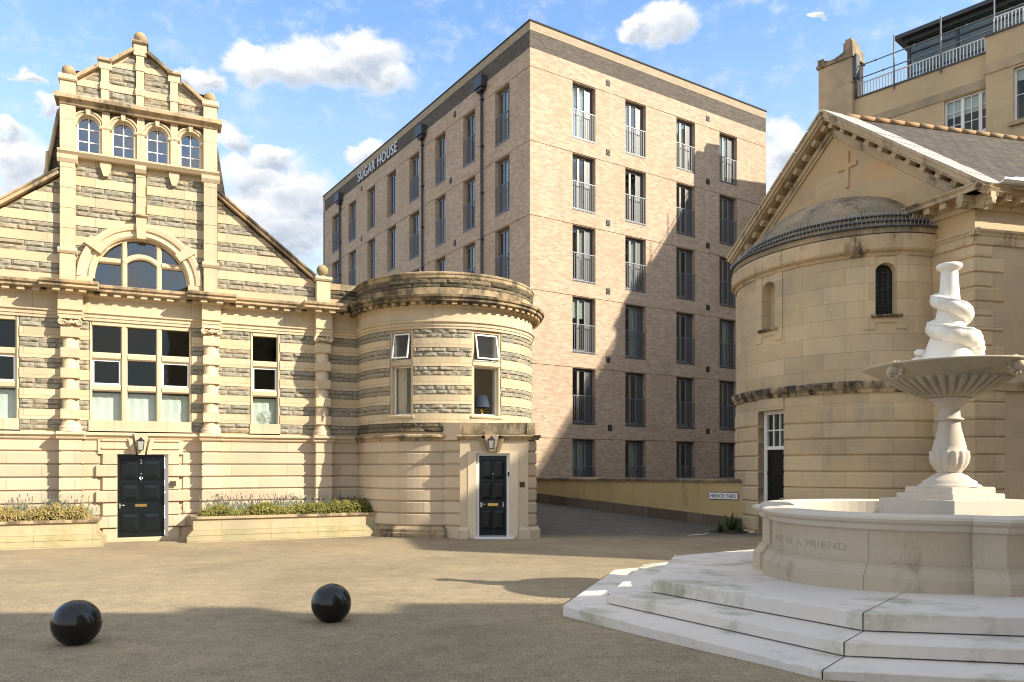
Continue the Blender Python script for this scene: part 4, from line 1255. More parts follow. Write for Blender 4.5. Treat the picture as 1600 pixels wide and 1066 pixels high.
def lavender(base, xs, n, label, flowers=.6):
    m = MB(); fl = MB()
    loc = base.location.copy()
    for i in range(n):
        x = random.gauss(xs[0], xs[1]); y = random.uniform(-.2, .2); z0 = .48
        h = random.uniform(.34, .54) * (.8 + .4 * random.random()); lean = (random.gauss(0, .09), random.gauss(0, .05))
        tip = (x + lean[0], y + lean[1], z0 + h)
        m.tube([(x, y, z0), (x + lean[0] * .4, y + lean[1] * .4, z0 + h * .6), tip], [.006, .004, .0025], 3, False, False)
        for k in range(6):
            t = random.uniform(.2, .75); p = Vector((x + lean[0] * t, y, z0 + h * t)); d = Vector((random.gauss(0, .04), random.gauss(0, .04), random.uniform(.02, .09)))
            q = Vector((-d.z, .01, d.x)).normalized() * .006
            m.face([p - q, p + d * .5 - q * .7, p + d, p + q])
        if random.random() < flowers:
            for k in range(3):
                zz = tip[2] - .0 - k * .022
                fl.sphere((tip[0] + random.uniform(-.006, .006), tip[1], zz), (.010, .010, .014), 5, 4, None, False)
    o = m.build('lavender_plant', M['lavleaf']); o.location = loc; o.rotation_euler = (0, 0, HA)
    f = fl.build('flower_spikes', M['lavflower'], o)
    tag(o, label, 'lavender', 'lavender in the planters')
lavender(p1, (.15, .12), 75, 'grey green lavender clump at the left edge of the left planter', .5)
lavender(p1, (1.05, .28), 110, 'spread out lavender behind the dry hedge near the left door', .35)
lavender(p2, (-1.35, .35), 110, 'lavender with dark flower spikes at the left end of the middle planter', .8)
lavender(p2, (-.2, .38), 130, 'lavender with tall dark flowers in the centre of the middle planter', .8)
lavender(p2, (1.2, .4), 120, 'bluish lavender at the right end of the middle planter beside the pier', .5)

# ================================================================== BRICK APARTMENTS
BA = math.atan2(.549, .836)
apt = empty('apartment_building', (.70, 30, 0), BA)
tag(apt, 'six storey buff brick apartment building with grey Juliet balconies', 'building')
HZ = [17.353 - 2.9 * k for k in range(6)]
FC = [(2.09, 3.29), (4.92, 6.10), (7.94, 9.12), (10.73, 11.94)]
LC = [(1.46, 2.56), (4.19, 5.25), (6.91, 7.93), (9.63, 10.75), (12.35, 13.46), (15.08, 16.17), (17.88, 19.04), (20.6, 21.8)]
WB, WD, WT = 14.05, 23.42, 19.10
FF = Flat(0, 0, 0); FL = Flat(0, WD, -math.pi / 2)   # left facade: u runs from the far end towards the corner
def lu(y): return WD - y
WH = 2.29
def wall_grid(mb, S, Wd, cols, inset0=0.0):
    zlev = []
    for k, hz in enumerate(HZ):
        zb = hz - WH
        xs = [0 + inset0] + [v for c in cols for v in c] + [Wd]
        for i in range(0, len(xs), 2): slab(mb, S, xs[i], xs[i + 1], zb, hz - .012, 0, -.33)
        nxt = HZ[k + 1] if k < 5 else -.5
        slab(mb, S, inset0, Wd, nxt + .012, zb, 0, -.33)
    slab(mb, S, inset0, Wd, HZ[0] + .012, 18.07, 0, -.33)
    slab(mb, S, inset0, Wd, 18.0, 18.02, -.1, -.3)
    for hz in HZ: 
        xs = [0 + inset0] + [v for c in cols for v in c] + [Wd]
        slab(mb, S, inset0 + .02, Wd - .02, hz - .02, hz + .02, -.03, -.3)
m = MB(); wall_grid(m, FF, WB, FC)
lcu = sorted([(lu(b), lu(a)) for a, b in LC])
wall_grid(m, FL, WD - .33, lcu)
m.box(WB - .33, WB, .33, WD, -.5, 19.1); m.box(0, WB, WD - .3, WD, -.5, 19.1)
m.build('brick_wall', M['brick'], apt)
m = MB(); slab(m, FF, 0, WB, 18.07, 18.76, -.012, -.33); slab(m, FL, 0, WD - .32, 18.07, 18.76, -.012, -.33); m.build('dark_brick_band', M['darkbrick'], apt)
m = MB(); slab(m, FF, 0, WB, 18.76, 19.10, 0, -.33); slab(m, FL, 0, WD - .33, 18.76, 19.10, 0, -.33); m.build('parapet_brick', M['lightbrick'], apt)
m = MB(); m.box(-.03, WB + .03, -.03, .4, 19.1, 19.155); m.box(-.03, .4, .4, WD + .03, 19.1, 19.155); m.box(.3, WB - .3, .3, WD - .3, 18.4, 18.5); m.build('roof_coping', plain('matt_dark_coping', (.06, .058, .055), .9, 0, .1, 8, .1), apt)
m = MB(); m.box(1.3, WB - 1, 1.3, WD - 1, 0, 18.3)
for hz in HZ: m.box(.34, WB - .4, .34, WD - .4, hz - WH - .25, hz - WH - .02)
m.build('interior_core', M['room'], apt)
# one window of each kind, shared mesh data
def apt_window_meshes(w):
    fr_ = MB(); y = .20
    fr_.box(0, .055, y, y + .07, 0, WH); fr_.box(w - .055, w, y, y + .07, 0, WH); fr_.box(.055, w - .055, y, y + .07, WH - .06, WH); fr_.box(.055, w - .055, y, y + .07, 0, .09)
    fr_.box(w * .68, w - .05, y + .005, y + .06, .09, WH - .06)
    st_ = MB()
    c = w * .36
    for x0, x1 in ((.058, .10), (c - .055, c + .055), (w * .66 - .03, w * .68)): st_.box(x0, x1, y - .012, y + .05, .092, WH - .062)
    st_.box(.10, w * .66, y - .008, y + .05, WH - .12, WH - .063); st_.box(.10, w * .66, y - .008, y + .05, .092, .17)
    gp = MB(); gp.box(.10, w * .66, y + .02, y + .026, .17, WH - .12)
    rl = MB(); y0 = .02; h = 1.16
    rl.box(.0, w, y0 - .018, y0 + .022, h - .012, h + .016); rl.box(.0, w, y0 - .012, y0 + .016, .04, .065)
    n = int(w / .105)
    for i in range(n + 1):
        x = .012 + (w - .024) * i / n; rl.box(x - .008, x + .008, y0 - .006, y0 + .010, .065, h - .012)
    sill = MB(); sill.box(-.0, w, -.015, .2, -.012, .02)
    return [o.build(nm, mt).data for o, nm, mt in ((fr_, 'window', M['frame']), (st_, 'sash', M['stile']), (gp, 'pane', M['glass']), (rl, 'railing', M['rail']), (sill, 'sill', M['frame']))]
def drop(meshes):
    for o in [o for o in col.objects if o.type == 'MESH' and o.data in meshes and o.parent is None]: bpy.data.objects.remove(o)
cur_m = MB()
for s in (0,):
    n = 16
    for i in range(n):
        x0, x1 = .42 * i / n, .42 * (i + 1) / n
        cur_m.face([(x0, .30 + .025 * math.sin(i * 1.6), .1), (x1, .30 + .025 * math.sin((i + 1) * 1.6), .1), (x1, .30 + .025 * math.sin((i + 1) * 1.6), WH - .1), (x0, .30 + .025 * math.sin(i * 1.6), WH - .1)], None, True)
cur_o = cur_m.build('curtain', M['curtain']); CUR = cur_o.data; bpy.data.objects.remove(cur_o)
bl_m = MB(); bl_m.box(.1, .75, .27, .275, 1.45, WH - .1); bl_o = bl_m.build('roller_blind', M['blind']); BLD = bl_o.data; bpy.data.objects.remove(bl_o)
WM = apt_window_meshes(1.18); drop(WM)
WM2 = apt_window_meshes(1.09); drop(WM2)
def put_window(meshes, loc, rz, rail=True, curtains=(), blind=False):
    w = inst(meshes[0], 'window', apt, loc, rz)
    for i in (1, 2, 3, 4):
        if i == 3 and not rail: continue
        inst(meshes[i], meshes[i].name.split('.')[0], w)
    for cx in curtains: inst(CUR, 'curtain', w, (cx, 0, 0))
    if blind: inst(BLD, 'roller_blind', w)
CURT = {(0, 0): (.1, .4), (1, 0): (.12,), (2, 0): (.1, .42), (3, 0): (.1, .4), (1, 3): (.42,), (0, 5): (.42, .05), (1, 5): (.4,), (1, 2): (.38,), (3, 3): (.4,), (0, 2): (.4,)}
for ci, (a, b) in enumerate(FC):
    for k, hz in enumerate(HZ):
        put_window(WM, (a + ((b - a) - 1.18) / 2, 0, hz - WH - .012), 0, True, CURT.get((ci, k), ()), (ci, k) == (0, 3))
for ci, (a, b) in enumerate(LC):
    for k, hz in enumerate(HZ):
        if k > 4: continue
        put_window(WM2, (0, b - ((b - a) - 1.09) / 2, hz - WH - .012), -math.pi / 2, ci not in (4, 5), (.1, .4) if (ci, k) in ((0, 0),) else ((.4,) if (ci * 3 + k) % 4 == 1 else ()))
for i, z in enumerate((17.75, 14.85, 11.9, 9.05, 6.2, 3.35)):
    for x in (3.96 + (.1 if i > 4 else 0), 9.95):
        m = MB(); m.box(x - .11, x + .11, -.012, .0, z - .13, z + .13)
        for j in range(4): m.box(x - .10, x + .10, -.03, -.012, z - .11 + j * .055, z - .085 + j * .055)
        m.build('wall_vent', M['vent'], apt)
for y, z in ((6.0, 17.75), (8.6 - 2.2, 14.85), (17.0, 17.7), (17.0, 14.8), (6.0, 11.9)):
    m = MB(); m.box(-.012, 0, y - .11, y + .11, z - .13, z + .13); m.box(-.03, -.012, y - .09, y + .09, z - .1, z - .02); m.build('wall_vent', M['vent'], apt)
for x in (4.12, 9.93):
    m = MB(); m.box(x - .012, x + .012, -.003, .1, 2.9, 18.0); m.build('movement_joint', plain('joint_mastic_%d' % int(x), (.5, .41, .29), .8), apt)
for y in (3.52, 9.14, 20.25):
    m = MB(); m.tube([(-.09, y, 17.95), (-.09, y, 0)], .055, 10)
    for z in range(1, 18, 2): m.box(-.15, 0, y - .075, y + .075, z + .4, z + .46)
    d = m.build('downpipe', M['pipe'], apt)
    h = MB(); h.box(-.30, 0, y - .33, y + .33, 17.86, 18.32); h.box(-.24, 0, y - .22, y + .22, 17.72, 17.86); h.build('hopper_head', M['pipe'], d)
# sign lettering on the left facade
sg = empty('building_sign', Matrix.Translation((.70, 30, 0)) @ Matrix.Rotation(BA, 4, 'Z') @ Vector((0, 14.7, 18.42)), BA)
tag(sg, 'pale metal lettering on the dark brick band of the apartment building', 'sign')
SS = Flat(0, 0, -math.pi / 2)
for s_, c_, w_ in (('SUGAR', lu(16.18) - lu(14.7), 2.42), ('HOUSE', lu(13.34) - lu(14.7), 2.5)):
    text_obj(s_, .8, .02, SS, c_, 0, .06, M['text_white'], 'lettering', sg, width=w_, height=.56)
m = MB()
for u in rng(-2.5, 2.5, 12): m.tube([SS.P(u, 0, .05), SS.P(u, 0, -.01)], .012, 5)
m.build('stand_off_pins', M['steel'], sg)

# far building glimpsed over the hall roof
fb = empty('distant_building', (-19.6, 66, 0), R(15)); tag(fb, 'sliver of pale distant building between the hall gable and brick apartments', 'building')
m = MB(); m.box(-5, 9, 0, 10, 0, 17.2); m.box(-5.1, 9.1, -.15, .2, 16.2, 16.45); m.build('wall', M['officestone'], fb)
m = MB(); m.box(-5.4, 9.4, -.4, 10.4, 17.2, 17.55); m.build('roof', M['dark_metal'], fb)
for x in (-3, -1.2, .6, 2.4, 4.2, 6):
    m = MB(); wframe(m, x, x + .9, 14.2, 15.9, -.06, .08, .1); w = m.build('window', M['white'], fb)
    g = MB(); g.box(x + .08, x + .82, -.02, .01, 14.28, 15.82); g.build('pane', M['oldglass'], w)

# ================================================================== RAMP WALL + SIGN
wd = Vector((-5.35, 4.7)).normalized(); WA = math.atan2(-wd.y, -wd.x)
wl = empty('boundary_wall', (6.16, 21.0, 0), WA); tag(wl, 'ochre rendered boundary wall with stone base along the sloping alley', 'wall')
WS = Flat()
m = MB(); slab(m, WS, -12, 1.6, -.2, 1.28, 0, -.3); m.build('rendered_wall', M['render'], wl)
m = MB(); run(m, WS, -12, 1.6, [(-.34, 1.28), (.05, 1.28), (.05, 1.34), (-.1, 1.38), (-.34, 1.35), (-.34, 1.28)]); m.build('wall_coping', stone('dark_coping', (.14, .11, .075), row=4, bw=1.0, joint=.6, streak=.5, black=.7, blackthr=.5), wl)
m = MB()
us = rng(-12, 1.5, 27)
for i in range(27):
    q = []
    for u in (us[i], us[i + 1] - .008):
        p = Matrix.Translation((6.16, 21, 0)) @ Matrix.Rotation(WA, 4, 'Z') @ Vector((u, 0, 0)); q.append(gz(p.x, p.y))
    a, b = us[i], us[i + 1] - .008; o = .035
    m.face([WS.P(a, q[0] - .1, o), WS.P(b, q[1] - .1, o), WS.P(b, q[1] + .28, o), WS.P(a, q[0] + .28, o)])
    m.face([WS.P(a, q[0] + .28, o), WS.P(b, q[1] + .28, o), WS.P(b, q[1] + .30, -.05), WS.P(a, q[0] + .30, -.05)])
    m.face([WS.P(b, q[1] - .1, o), WS.P(b, q[1] - .1, -.05), WS.P(b, q[1] + .30, -.05), WS.P(b, q[1] + .28, o)])
m.build('stone_base', M['plinthstone'], wl)
sp = hall_mat @ Vector((0, 0, 0))
pS = Matrix.Translation((6.16, 21, 0)) @ Matrix.Rotation(WA, 4, 'Z') @ Vector((-.42, -.004, .905))
ns = empty('street_nameplate', pS, WA); tag(ns, 'small white street nameplate with black border on the ochre wall', 'sign')
def rrect(w, h, r, n=5):
    p = []
    for cx, cz, a in ((w - r, -h + r, -90), (w - r, h - r, 0), (-w + r, h - r, 90), (-w + r, -h + r, 180)):
        for i in range(n + 1): t = R(a + 90 * i / n); p.append((cx + r * math.cos(t), cz + r * math.sin(t)))
    return p
m = MB(); m.vprism(rrect(.44, .105, .025), -.012, 0); m.build('border', M['text_black'], ns)
m = MB(); m.vprism(rrect(.42, .088, .015), -.018, -.012); m.build('plate', M['white'], ns)
text_obj('FRENCH YARD', .2, .002, Flat(), 0, 0, .0195, M['text_black'], 'lettering', ns, width=.76, height=.105, bold=.002)
# spiky plant and its bed
yp = empty('spiky_plant', (5.55, 20.25, -.04)); tag(yp, 'dark green spiky plant at foot of church apse below the nameplate', 'plant')
m = MB()
for cx, cy, sc2, nn in ((.35, .55, 1.0, 46), (-.05, .1, .62, 44), (.45, .0, .55, 30)):
    for i in range(nn):
        a = random.uniform(0, 2 * math.pi); el = random.uniform(.25, 1.35); ln = random.uniform(.32, .62) * sc2
        d = Vector((math.cos(a) * math.cos(el), math.sin(a) * math.cos(el), math.sin(el)))
        p0 = Vector((cx, cy, .02)); s = d.cross(Vector((0, 0, 1))).normalized() * .022 * sc2
        p1 = p0 + d * ln * .55; p2 = p0 + d * ln + Vector((0, 0, -.12 * ln * math.cos(el)))
        m.face([p0 - s * .6, p0 + s * .6, p1 + s, p1 - s]); m.face([p1 - s, p1 + s, p2])
m.build('leaves', M['yucca'], yp)
m = MB(); m.lathe([(.62, -.03), (.5, .03), (.2, .05), (0, .05)], 14, (.25, .2, 0), lambda r, z, a: r * (1 + .15 * math.sin(3 * a))); m.build('bed_soil', M['soil'], yp)
lm = MB()
for (p, q) in (((4.45, 19.4), (5.05, 19.85)),):
    d = Vector((q[0] - p[0], q[1] - p[1], 0)).normalized(); n = Vector((-d.y, d.x, 0)) * .05
    P0, P1 = Vector((p[0], p[1], -.018)), Vector((q[0], q[1], -.018))
    lm.face([P0 - n, P1 - n, P1 + n, P0 + n])
o = lm.build('white_road_line', M['white']); o['kind'] = 'structure'

# ================================================================== CHURCH
gX = Vector((.391, -.920)).normalized()
CA = math.atan2(gX.y, gX.x)
ch = empty('church_building', (10.22, 17.0, -.106), CA); ch.scale = (1.0625, 1.0625, 1.0625); tag(ch, 'honey coloured stone church with pedimented gable and domed round apse', 'building')
SH = .153          # the nave runs back slightly askew
RW = Flat(0, 0, math.atan2(1, SH))      # right-hand wall, u runs back from the corner
GF = Flat(0, 0, 0)
RWL = 15
APX, APZ, EV = -3.776, 10.62, 7.50
# gable wall
m = MB()
m.vprism([(-7.55, -.1), (0, -.1), (0, 7.3), (APX, 10.4), (-7.55, 7.3)], 0, .4)
m.build('gable_wall', M['churchgable'], ch)
m = MB(); m_l = MB()
for k in range(0, 10):
    z0 = .12 + .367 * k + .012; z1 = z0 + .343
    if z0 > 3.2: break
    course(m_l, GF, -7.5, -6.3, z0, z1, .03, -.05); course(m, GF, -1.15, 0, z0, z1, .03, -.05)
    course(m, RW, -.03, .75, z0, z1, .03, -.05)
zz = 3.62; k = 0
while zz < 6.15:
    ln = .72 if k % 2 else .42
    course(m, GF, -ln, .0, zz + .012, min(zz + .294, 6.3), .03, -.05); course(m, RW, -.03, ln, zz + .012, min(zz + .294, 6.3), .03, -.05)
    zz += .306; k += 1
m.build('quoins', M['churchstone'], ch); m_l.build('quoins', M['churchstone'], ch)
m = MB(); slab(m, RW, 0, RWL, -.1, 7.3, 0, -.4); m.box(-7.55 + 2.2, 2.2, 14.6, 15, -.1, 7.3)
LWs = Flat(-7.55 + RWL * SH, RWL, math.atan2(-1, -SH)); slab(m, LWs, 0, RWL, -.1, 7.3, 0, -.4)
m.build('side_wall', stone('church_side_ashlar', (.54, .43, .27), row=.33, bw=1.0, joint=.9, var=.05, streak=.25, warm=(.46, .31, .17)), ch)
# string at z 6.35..6.6 and its groove
STR = [(-.05, 6.52), (.05, 6.52), (.06, 6.56), (.10, 6.60), (.10, 6.64), (-.05, 6.68)]
m = MB(); run(m, GF, -1.2, .09, STR); run(m, RW, -.09, RWL, STR)
for S, a, b in ((GF, -1.2, 0), (RW, 0, RWL)): run(m, S, a, b, [(-.05, 6.34), (.035, 6.34), (.035, 6.52), (-.05, 6.52)])
run(m, RW, 0, RWL, [(-.05, 3.3), (.06, 3.3), (.08, 3.38), (.12, 3.46), (.12, 3.52), (-.05, 3.56)])
m.build('string_course', M['churchwarm'], ch)
# eaves cornice on the side wall and its return
EC = [(-.05, 7.06), (.05, 7.06), (.07, 7.12), (.07, 7.16), (.10, 7.16), (.10, 7.30), (.40, 7.30), (.40, 7.37), (.46, 7.42), (.46, 7.44), (-.05, 7.48)]
m = MB(); run(m, RW, -.4, RWL, EC); run(m, GF, -1.42, .42, EC); run(m, GF, -7.16, -6.55, EC)
m.build('eaves_cornice', M['churchwarm'], ch)
def modillions(S, a, b, n, z0, z1, o0, o1, w=.15):
    for i in range(n):
        c = a + (b - a) * (i + .5) / n; m = MB(); slab(m, S, c - w / 2, c + w / 2, z0, z1, o1, o0); m.build('modillion', M['churchwarm'], ch)
modillions(RW, -.05, 4.8, 13, 7.17, 7.30, .09, .34); modillions(GF, -1.45, .1, 4, 7.17, 7.30, .09, .34); modillions(GF, -7.1, -6.5, 2, 7.17, 7.3, .09, .34)
# raking cornice
def rake(mb, x0, z0, x1, z1, lo, hi, y0, y1):
    """block along the rake between offsets lo..hi square to the slope"""
    d = Vector((x1 - x0, z1 - z0)).normalized(); n = Vector((-d.y, d.x))
    if n.y < 0: n = -n
    p = Vector((x0, z0)); q = Vector((x1, z1))
    poly = [p + n * lo, q + n * lo, q + n * hi, p + n * hi]
    if x1 < x0: poly = [poly[1], poly[0], poly[3], poly[2]]
    mb.vprism([(a.x, a.y) for a in poly], y0, y1)
apex = (APX, 10.62); er = (.47, 7.36); el = (-7.45, 7.80)
m = MB(); cpx = MB(); cpt = MB()
for e in (er, el):
    rake(m, apex[0], apex[1], e[0], e[1], -.10, .0, -.40, .3)
    rake(m, apex[0], apex[1], e[0], e[1], -.155, -.10, -.35, .3)
    rake(m, apex[0], apex[1], e[0], e[1], -.38, -.27, -.09, .2)
    rake(m, apex[0], apex[1], e[0], e[1], -.45, -.38, -.05, .2)
    n = 11
    L_ = Vector(e) - Vector(apex)
    for i in range(n):
        a = Vector(apex) + L_ * ((i + .55) / (n + .4)); b = a + L_.normalized() * .15
        k2 = MB(); rake(k2, a.x, a.y, b.x, b.y, -.27, -.15, -.26, .1); k2.build('raking_modillion', M['churchwarm'], ch)
    nn = 8
    for i in range(nn):
        a = Vector(apex) + L_ * (i / nn); b = Vector(apex) + L_ * ((i + 1) / nn - .0065)
        rake(cpx, a.x, a.y, b.x, b.y, .0, .045, -.44, .62); jz = random.uniform(0, .012); rake(cpt, a.x, a.y, b.x, b.y, .0455, .052 + jz, -.43, .60)
m.build('raking_cornice', M['churchwarm'], ch)
cpx.build('rake_coping', M['churchwarm'], ch); cpt.build('coping_slabs', M['whitelead'], ch)
m = MB()   # cross in relief
m.box(-3.385, -3.275, -.04, 0, 8.62, 9.50); m.box(-3.62, -3.385, -.04, 0, 9.09, 9.19); m.box(-3.275, -3.04, -.04, 0, 9.09, 9.19)
m.build('cross', M['churchgable'], ch)
# roof
m = MB()
for e in (er, el):
    a = [(APX, .35, 10.60), (e[0] + (.1 if e is er else -.1), .35, 7.36), (e[0] + (.1 if e is er else -.1) + SH * RWL, RWL, 7.36), (APX + SH * RWL, RWL, 10.60)]
    sl = math.hypot(4.2, 3.2)
    m.face(a if e is el else a[::-1], [(0, sl), (0, 0), (RWL, 0), (RWL, sl)] if e is el else [(RWL, sl), (RWL, 0), (0, 0), (0, sl)])
m.face([(-7.9, .34, 7.36), (.4, .34, 7.36), (APX, .34, 10.6)][::-1])
m.build('roof', M['slate'], ch)
m = MB(); 
for i in range(33):
    t0 = .3 + i * .445; t1 = t0 + .44; x0 = APX + SH * t0; x1 = APX + SH * t1
    m.tube([(x0, t0, 10.62), (x1, t1, 10.62)], [.07, .062], 8)
m.build('ridge_tiles', M['terracotta'], ch)
m = MB(); run(m, RW, .15, RWL, [(.40, 7.44), (.54, 7.46), (.58, 7.50), (.58, 7.54), (.56, 7.54), (.56, 7.52), (.50, 7.48), (.40, 7.48)]); run(m, RW, .5, RWL, [(.42, 7.56), (.50, 7.56), (.50, 7.60), (.42, 7.61)]); m.build('gutter', M['white'], ch)
# apse
AP_ = Ell(-3.72, 0, 2.72, 2.15); au = AP_.u
AF = au(180) + .01, au(0) - .01
m = MB()
DOOR = (au(97), au(79))
for k in range(0, 10):
    z0 = .12 + .367 * k + .012; z1 = z0 + .343
    if z0 > 3.1: break
    if z0 < 3.0:
        course(m, AP_, AF[0], DOOR[0], z0, min(z1, 3.35), .05, -.2, .022); course(m, AP_, DOOR[1], AF[1], z0, min(z1, 3.35), .05, -.2, .022)
slab(m, AP_, AF[0], DOOR[0], -.1, 3.4, .02, -.3); slab(m, AP_, DOOR[1], AF[1], -.1, 3.4, .02, -.3)
slab(m, AP_, DOOR[0], DOOR[1], 3.06, 3.4, .05, -.3)
m.build('apse_lower_wall', M['churchstone'], ch)
m = MB(); run(m, AP_, AF[0], au(99), [(-.1, -.1), (.13, -.1), (.13, .08), (.06, .13), (-.1, .14)]); run(m, AP_, au(77), AF[1], [(-.1, -.1), (.13, -.1), (.13, .08), (.06, .13), (-.1, .14)]); m.build('apse_plinth', M['churchwarm'], ch)
m = MB(); run(m, AP_, *AF, [(-.1, 3.34), (.06, 3.34), (.08, 3.40), (.13, 3.46), (.15, 3.53), (.15, 3.56), (.04, 3.60), (-.1, 3.60)]); m.build('apse_ledge', M['churchblack'], ch)
NI = (au(94.5), au(85.0)); WI = (au(33.5), au(22.5))
m = MB()
def arch_open(S, lo, hi, z0, zs, z1, out):
    # wall strip between u lo..hi with a round-headed opening left out
    pass
upz0, upz1 = 3.58, 6.36
def openings(z):
    res = []
    for a, b in (NI, WI):
        c = (a + b) / 2; r = (b - a) / 2; zs = 6.17 - r
        if 4.98 <= z <= zs: res.append((a, b))
        elif zs < z < 6.17: h = math.sqrt(max(r * r - (z - zs) ** 2, 0)); res.append((c - h, c + h))
        else: res.append((c, c))
    return res
zs_ = [3.58, 4.98] + [4.98 + i * .08 for i in range(1, 11)] + [5.80 + i * .03 for i in range(13)] + [6.17, 6.36]
for i in range(len(zs_) - 1):
    a, b = zs_[i], zs_[i + 1]
    if b - a < 1e-4: continue
    o0, o1 = openings(a + 1e-5), openings(b - 1e-5)
    x0 = AF[0]; x1 = AF[0]
    bounds = [(AF[0], AF[0])]
    for q0, q1 in zip(o0, o1): bounds += [(q0[0], q1[0]), (q0[1], q1[1])]
    bounds.append((AF[1], AF[1]))
    for j in range(0, len(bounds), 2):
        l0, l1 = bounds[j]; r0, r1 = bounds[j + 1]
        ns_ = max(1, int(abs(r0 - l0) / .16))
        for s in range(ns_):
            f0, f1 = s / ns_, (s + 1) / ns_
            p = [l0 + (r0 - l0) * f0, l0 + (r0 - l0) * f1, l1 + (r1 - l1) * f1, l1 + (r1 - l1) * f0]
            m.face([AP_.P(p[0], a, 0), AP_.P(p[1], a, 0), AP_.P(p[2], b, 0), AP_.P(p[3], b, 0)], [(p[0], a), (p[1], a), (p[2], b), (p[3], b)])
        for (e0, e1), sgn in (((l0, l1), j > 0), ((r0, r1), j + 2 < len(bounds))):
            if sgn: m.face([AP_.P(e0, a, 0), AP_.P(e1, b, 0), AP_.P(e1, b, -.28), AP_.P(e0, a, -.28)])
m.build('apse_upper_wall', M['churchstone'], ch)
m = MB()
a, b = NI; us = steps(AP_, a - .05, b + .05)
for i in range(len(us) - 1): m.face([AP_.P(us[i], 4.9, -.24 - .05 * math.sin(math.pi * i / len(us))), AP_.P(us[i + 1], 4.9, -.24 - .05 * math.sin(math.pi * (i + 1) / len(us))), AP_.P(us[i + 1], 6.25, -.24), AP_.P(us[i], 6.25, -.24)])
m.build('blind_niche', M['churchwarm'], ch)
def surround(a, b, nm):
    m = MB(); c = (a + b) / 2; r = (b - a) / 2; zs = 6.17 - r
    for s0, s1 in ((a - .22, a - .0), (b + .0, b + .22)):
        slab(m, AP_, s0, s1, 4.98, 6.34, .022, 0.0)
        slab(m, AP_, s0, s1 if s0 < a - .1 else s1, 4.72, 4.86, .022, 0)
    slab(m, AP_, a - .22, b + .22, 4.86, 4.99, .022, 0)
    return m.build(nm, M['churchstone'], ch)
surround(*NI, 'niche_surround'); surround(*WI, 'window_surround')
for a, b in (NI, WI):
    m = MB(); run(m, AP_, a - .09, b + .09, [(-.25, 4.97), (.07, 4.97), (.09, 5.0), (.09, 5.03), (-.25, 5.06)]); m.build('window_sill', M['churchblack'], ch)
a, b = WI; p0, p1 = AP_.P(a, 0, -.2), AP_.P(b, 0, -.2)
WF = Flat(p0[0], p0[1], math.atan2(p1[1] - p0[1], p1[0] - p0[0])); Lw = math.hypot(p1[0] - p0[0], p1[1] - p0[1])
m = MB(); pts = [(Lw, 5.0), (Lw, 6.17 - Lw / 2)] + [(Lw / 2 + Lw / 2 * math.cos(R(t)), 6.17 - Lw / 2 + Lw / 2 * math.sin(R(t))) for t in range(15, 180, 15)] + [(0, 6.17 - Lw / 2), (0, 5.0)]
m.face([WF.P(x, z, 0) for x, z in [(0, 5.0)] + pts[:-1]])
w = m.build('leaded_window', plain('dark_leaded_glass', (.012, .014, .016), .12, 0, .3, 9), ch)
m = MB()
for i in range(1, 4): x = Lw * i / 4; zt = 6.17 - Lw / 2 + math.sqrt(max((Lw / 2) ** 2 - (x - Lw / 2) ** 2, 0)); m.tube([WF.P(x, 5.0, .008), WF.P(x, zt, .008)], .006, 4)
for i in range(1, 9): z = 5.0 + i * .125; m.tube([WF.P(.0, z, .008), WF.P(Lw, z, .008)], .005, 4)
arcp = [(Lw / 2 + (Lw / 2 - .07) * math.cos(R(t)), 6.17 - Lw / 2 + (Lw / 2 - .07) * math.sin(R(t))) for t in range(0, 181, 15)]
m.tube([WF.P(Lw - .07, 5.0, .01)] + [WF.P(x, z, .01) for x, z in arcp] + [WF.P(.07, 5.0, .01)], .009, 5)
m.build('leading', M['lead'], w)
# apse cornice, lead steps, spikes, dome
m = MB(); run(m, AP_, *AF, [(-.2, 6.32), (.03, 6.32), (.05, 6.38), (.12, 6.42), (.14, 6.46), (.14, 6.74), (.10, 6.78), (-.2, 6.80)]); m.build('apse_cornice', stone('apse_cornice_stone', (.52, .40, .24), row=4, bw=.8, joint=.6, black=.95, blackthr=.51, streak=.5), ch)
m = MB(); sp_ = MB(); rs = MB()
for i, (o, z) in enumerate(((.14, 6.80), (-.03, 6.965), (-.20, 7.13))):
    run(rs, AP_, *AF, [(o - .35, z), (o - .03, z), (o - .03, z + .115), (o - .35, z + .115)])
    run(m, AP_, *AF, [(o - .35, z + .115), (o + .01, z + .115), (o + .03, z + .13), (o + .02, z + .15), (o - .35, z + .162)])
    n = 90
    for k in range(n):
        u = AF[0] + (AF[1] - AF[0]) * (k + .5) / n
        p = AP_.P(u, z + .15, o + .005); q = AP_.P(u, z + .25, o + .02)
        sp_.tube([p, q], .006, 3, False, False)
rs.build('apse_roof_riser', M['dome'], ch)
m.build('lead_stepped_roof', M['lead'], ch)
sp_.build('bird_spikes', M['spike'], ch)['kind'] = 'stuff'
m = MB()
for j in range(10):
    t0, t1 = j / 10 * math.pi / 2, (j + 1) / 10 * math.pi / 2
    for i in range(28):
        f0, f1 = math.pi * i / 28, math.pi * (i + 1) / 28
        def P(f, t): k = math.cos(t) * .83; w_ = 1 + .012 * mnoise.noise(Vector((f * 9, t * 9, 1))); return (-3.72 + 2.72 * k * w_ * math.cos(f), -2.15 * k * w_ * math.sin(f), 7.18 + 1.12 * w_ * math.sin(t))
        m.face([P(f1, t0), P(f0, t0), P(f0, t1), P(f1, t1)], [(f1 * 2, t0 * 2), (f0 * 2, t0 * 2), (f0 * 2, t1 * 2), (f1 * 2, t1 * 2)], True)
m.build('apse_dome', M['dome'], ch)
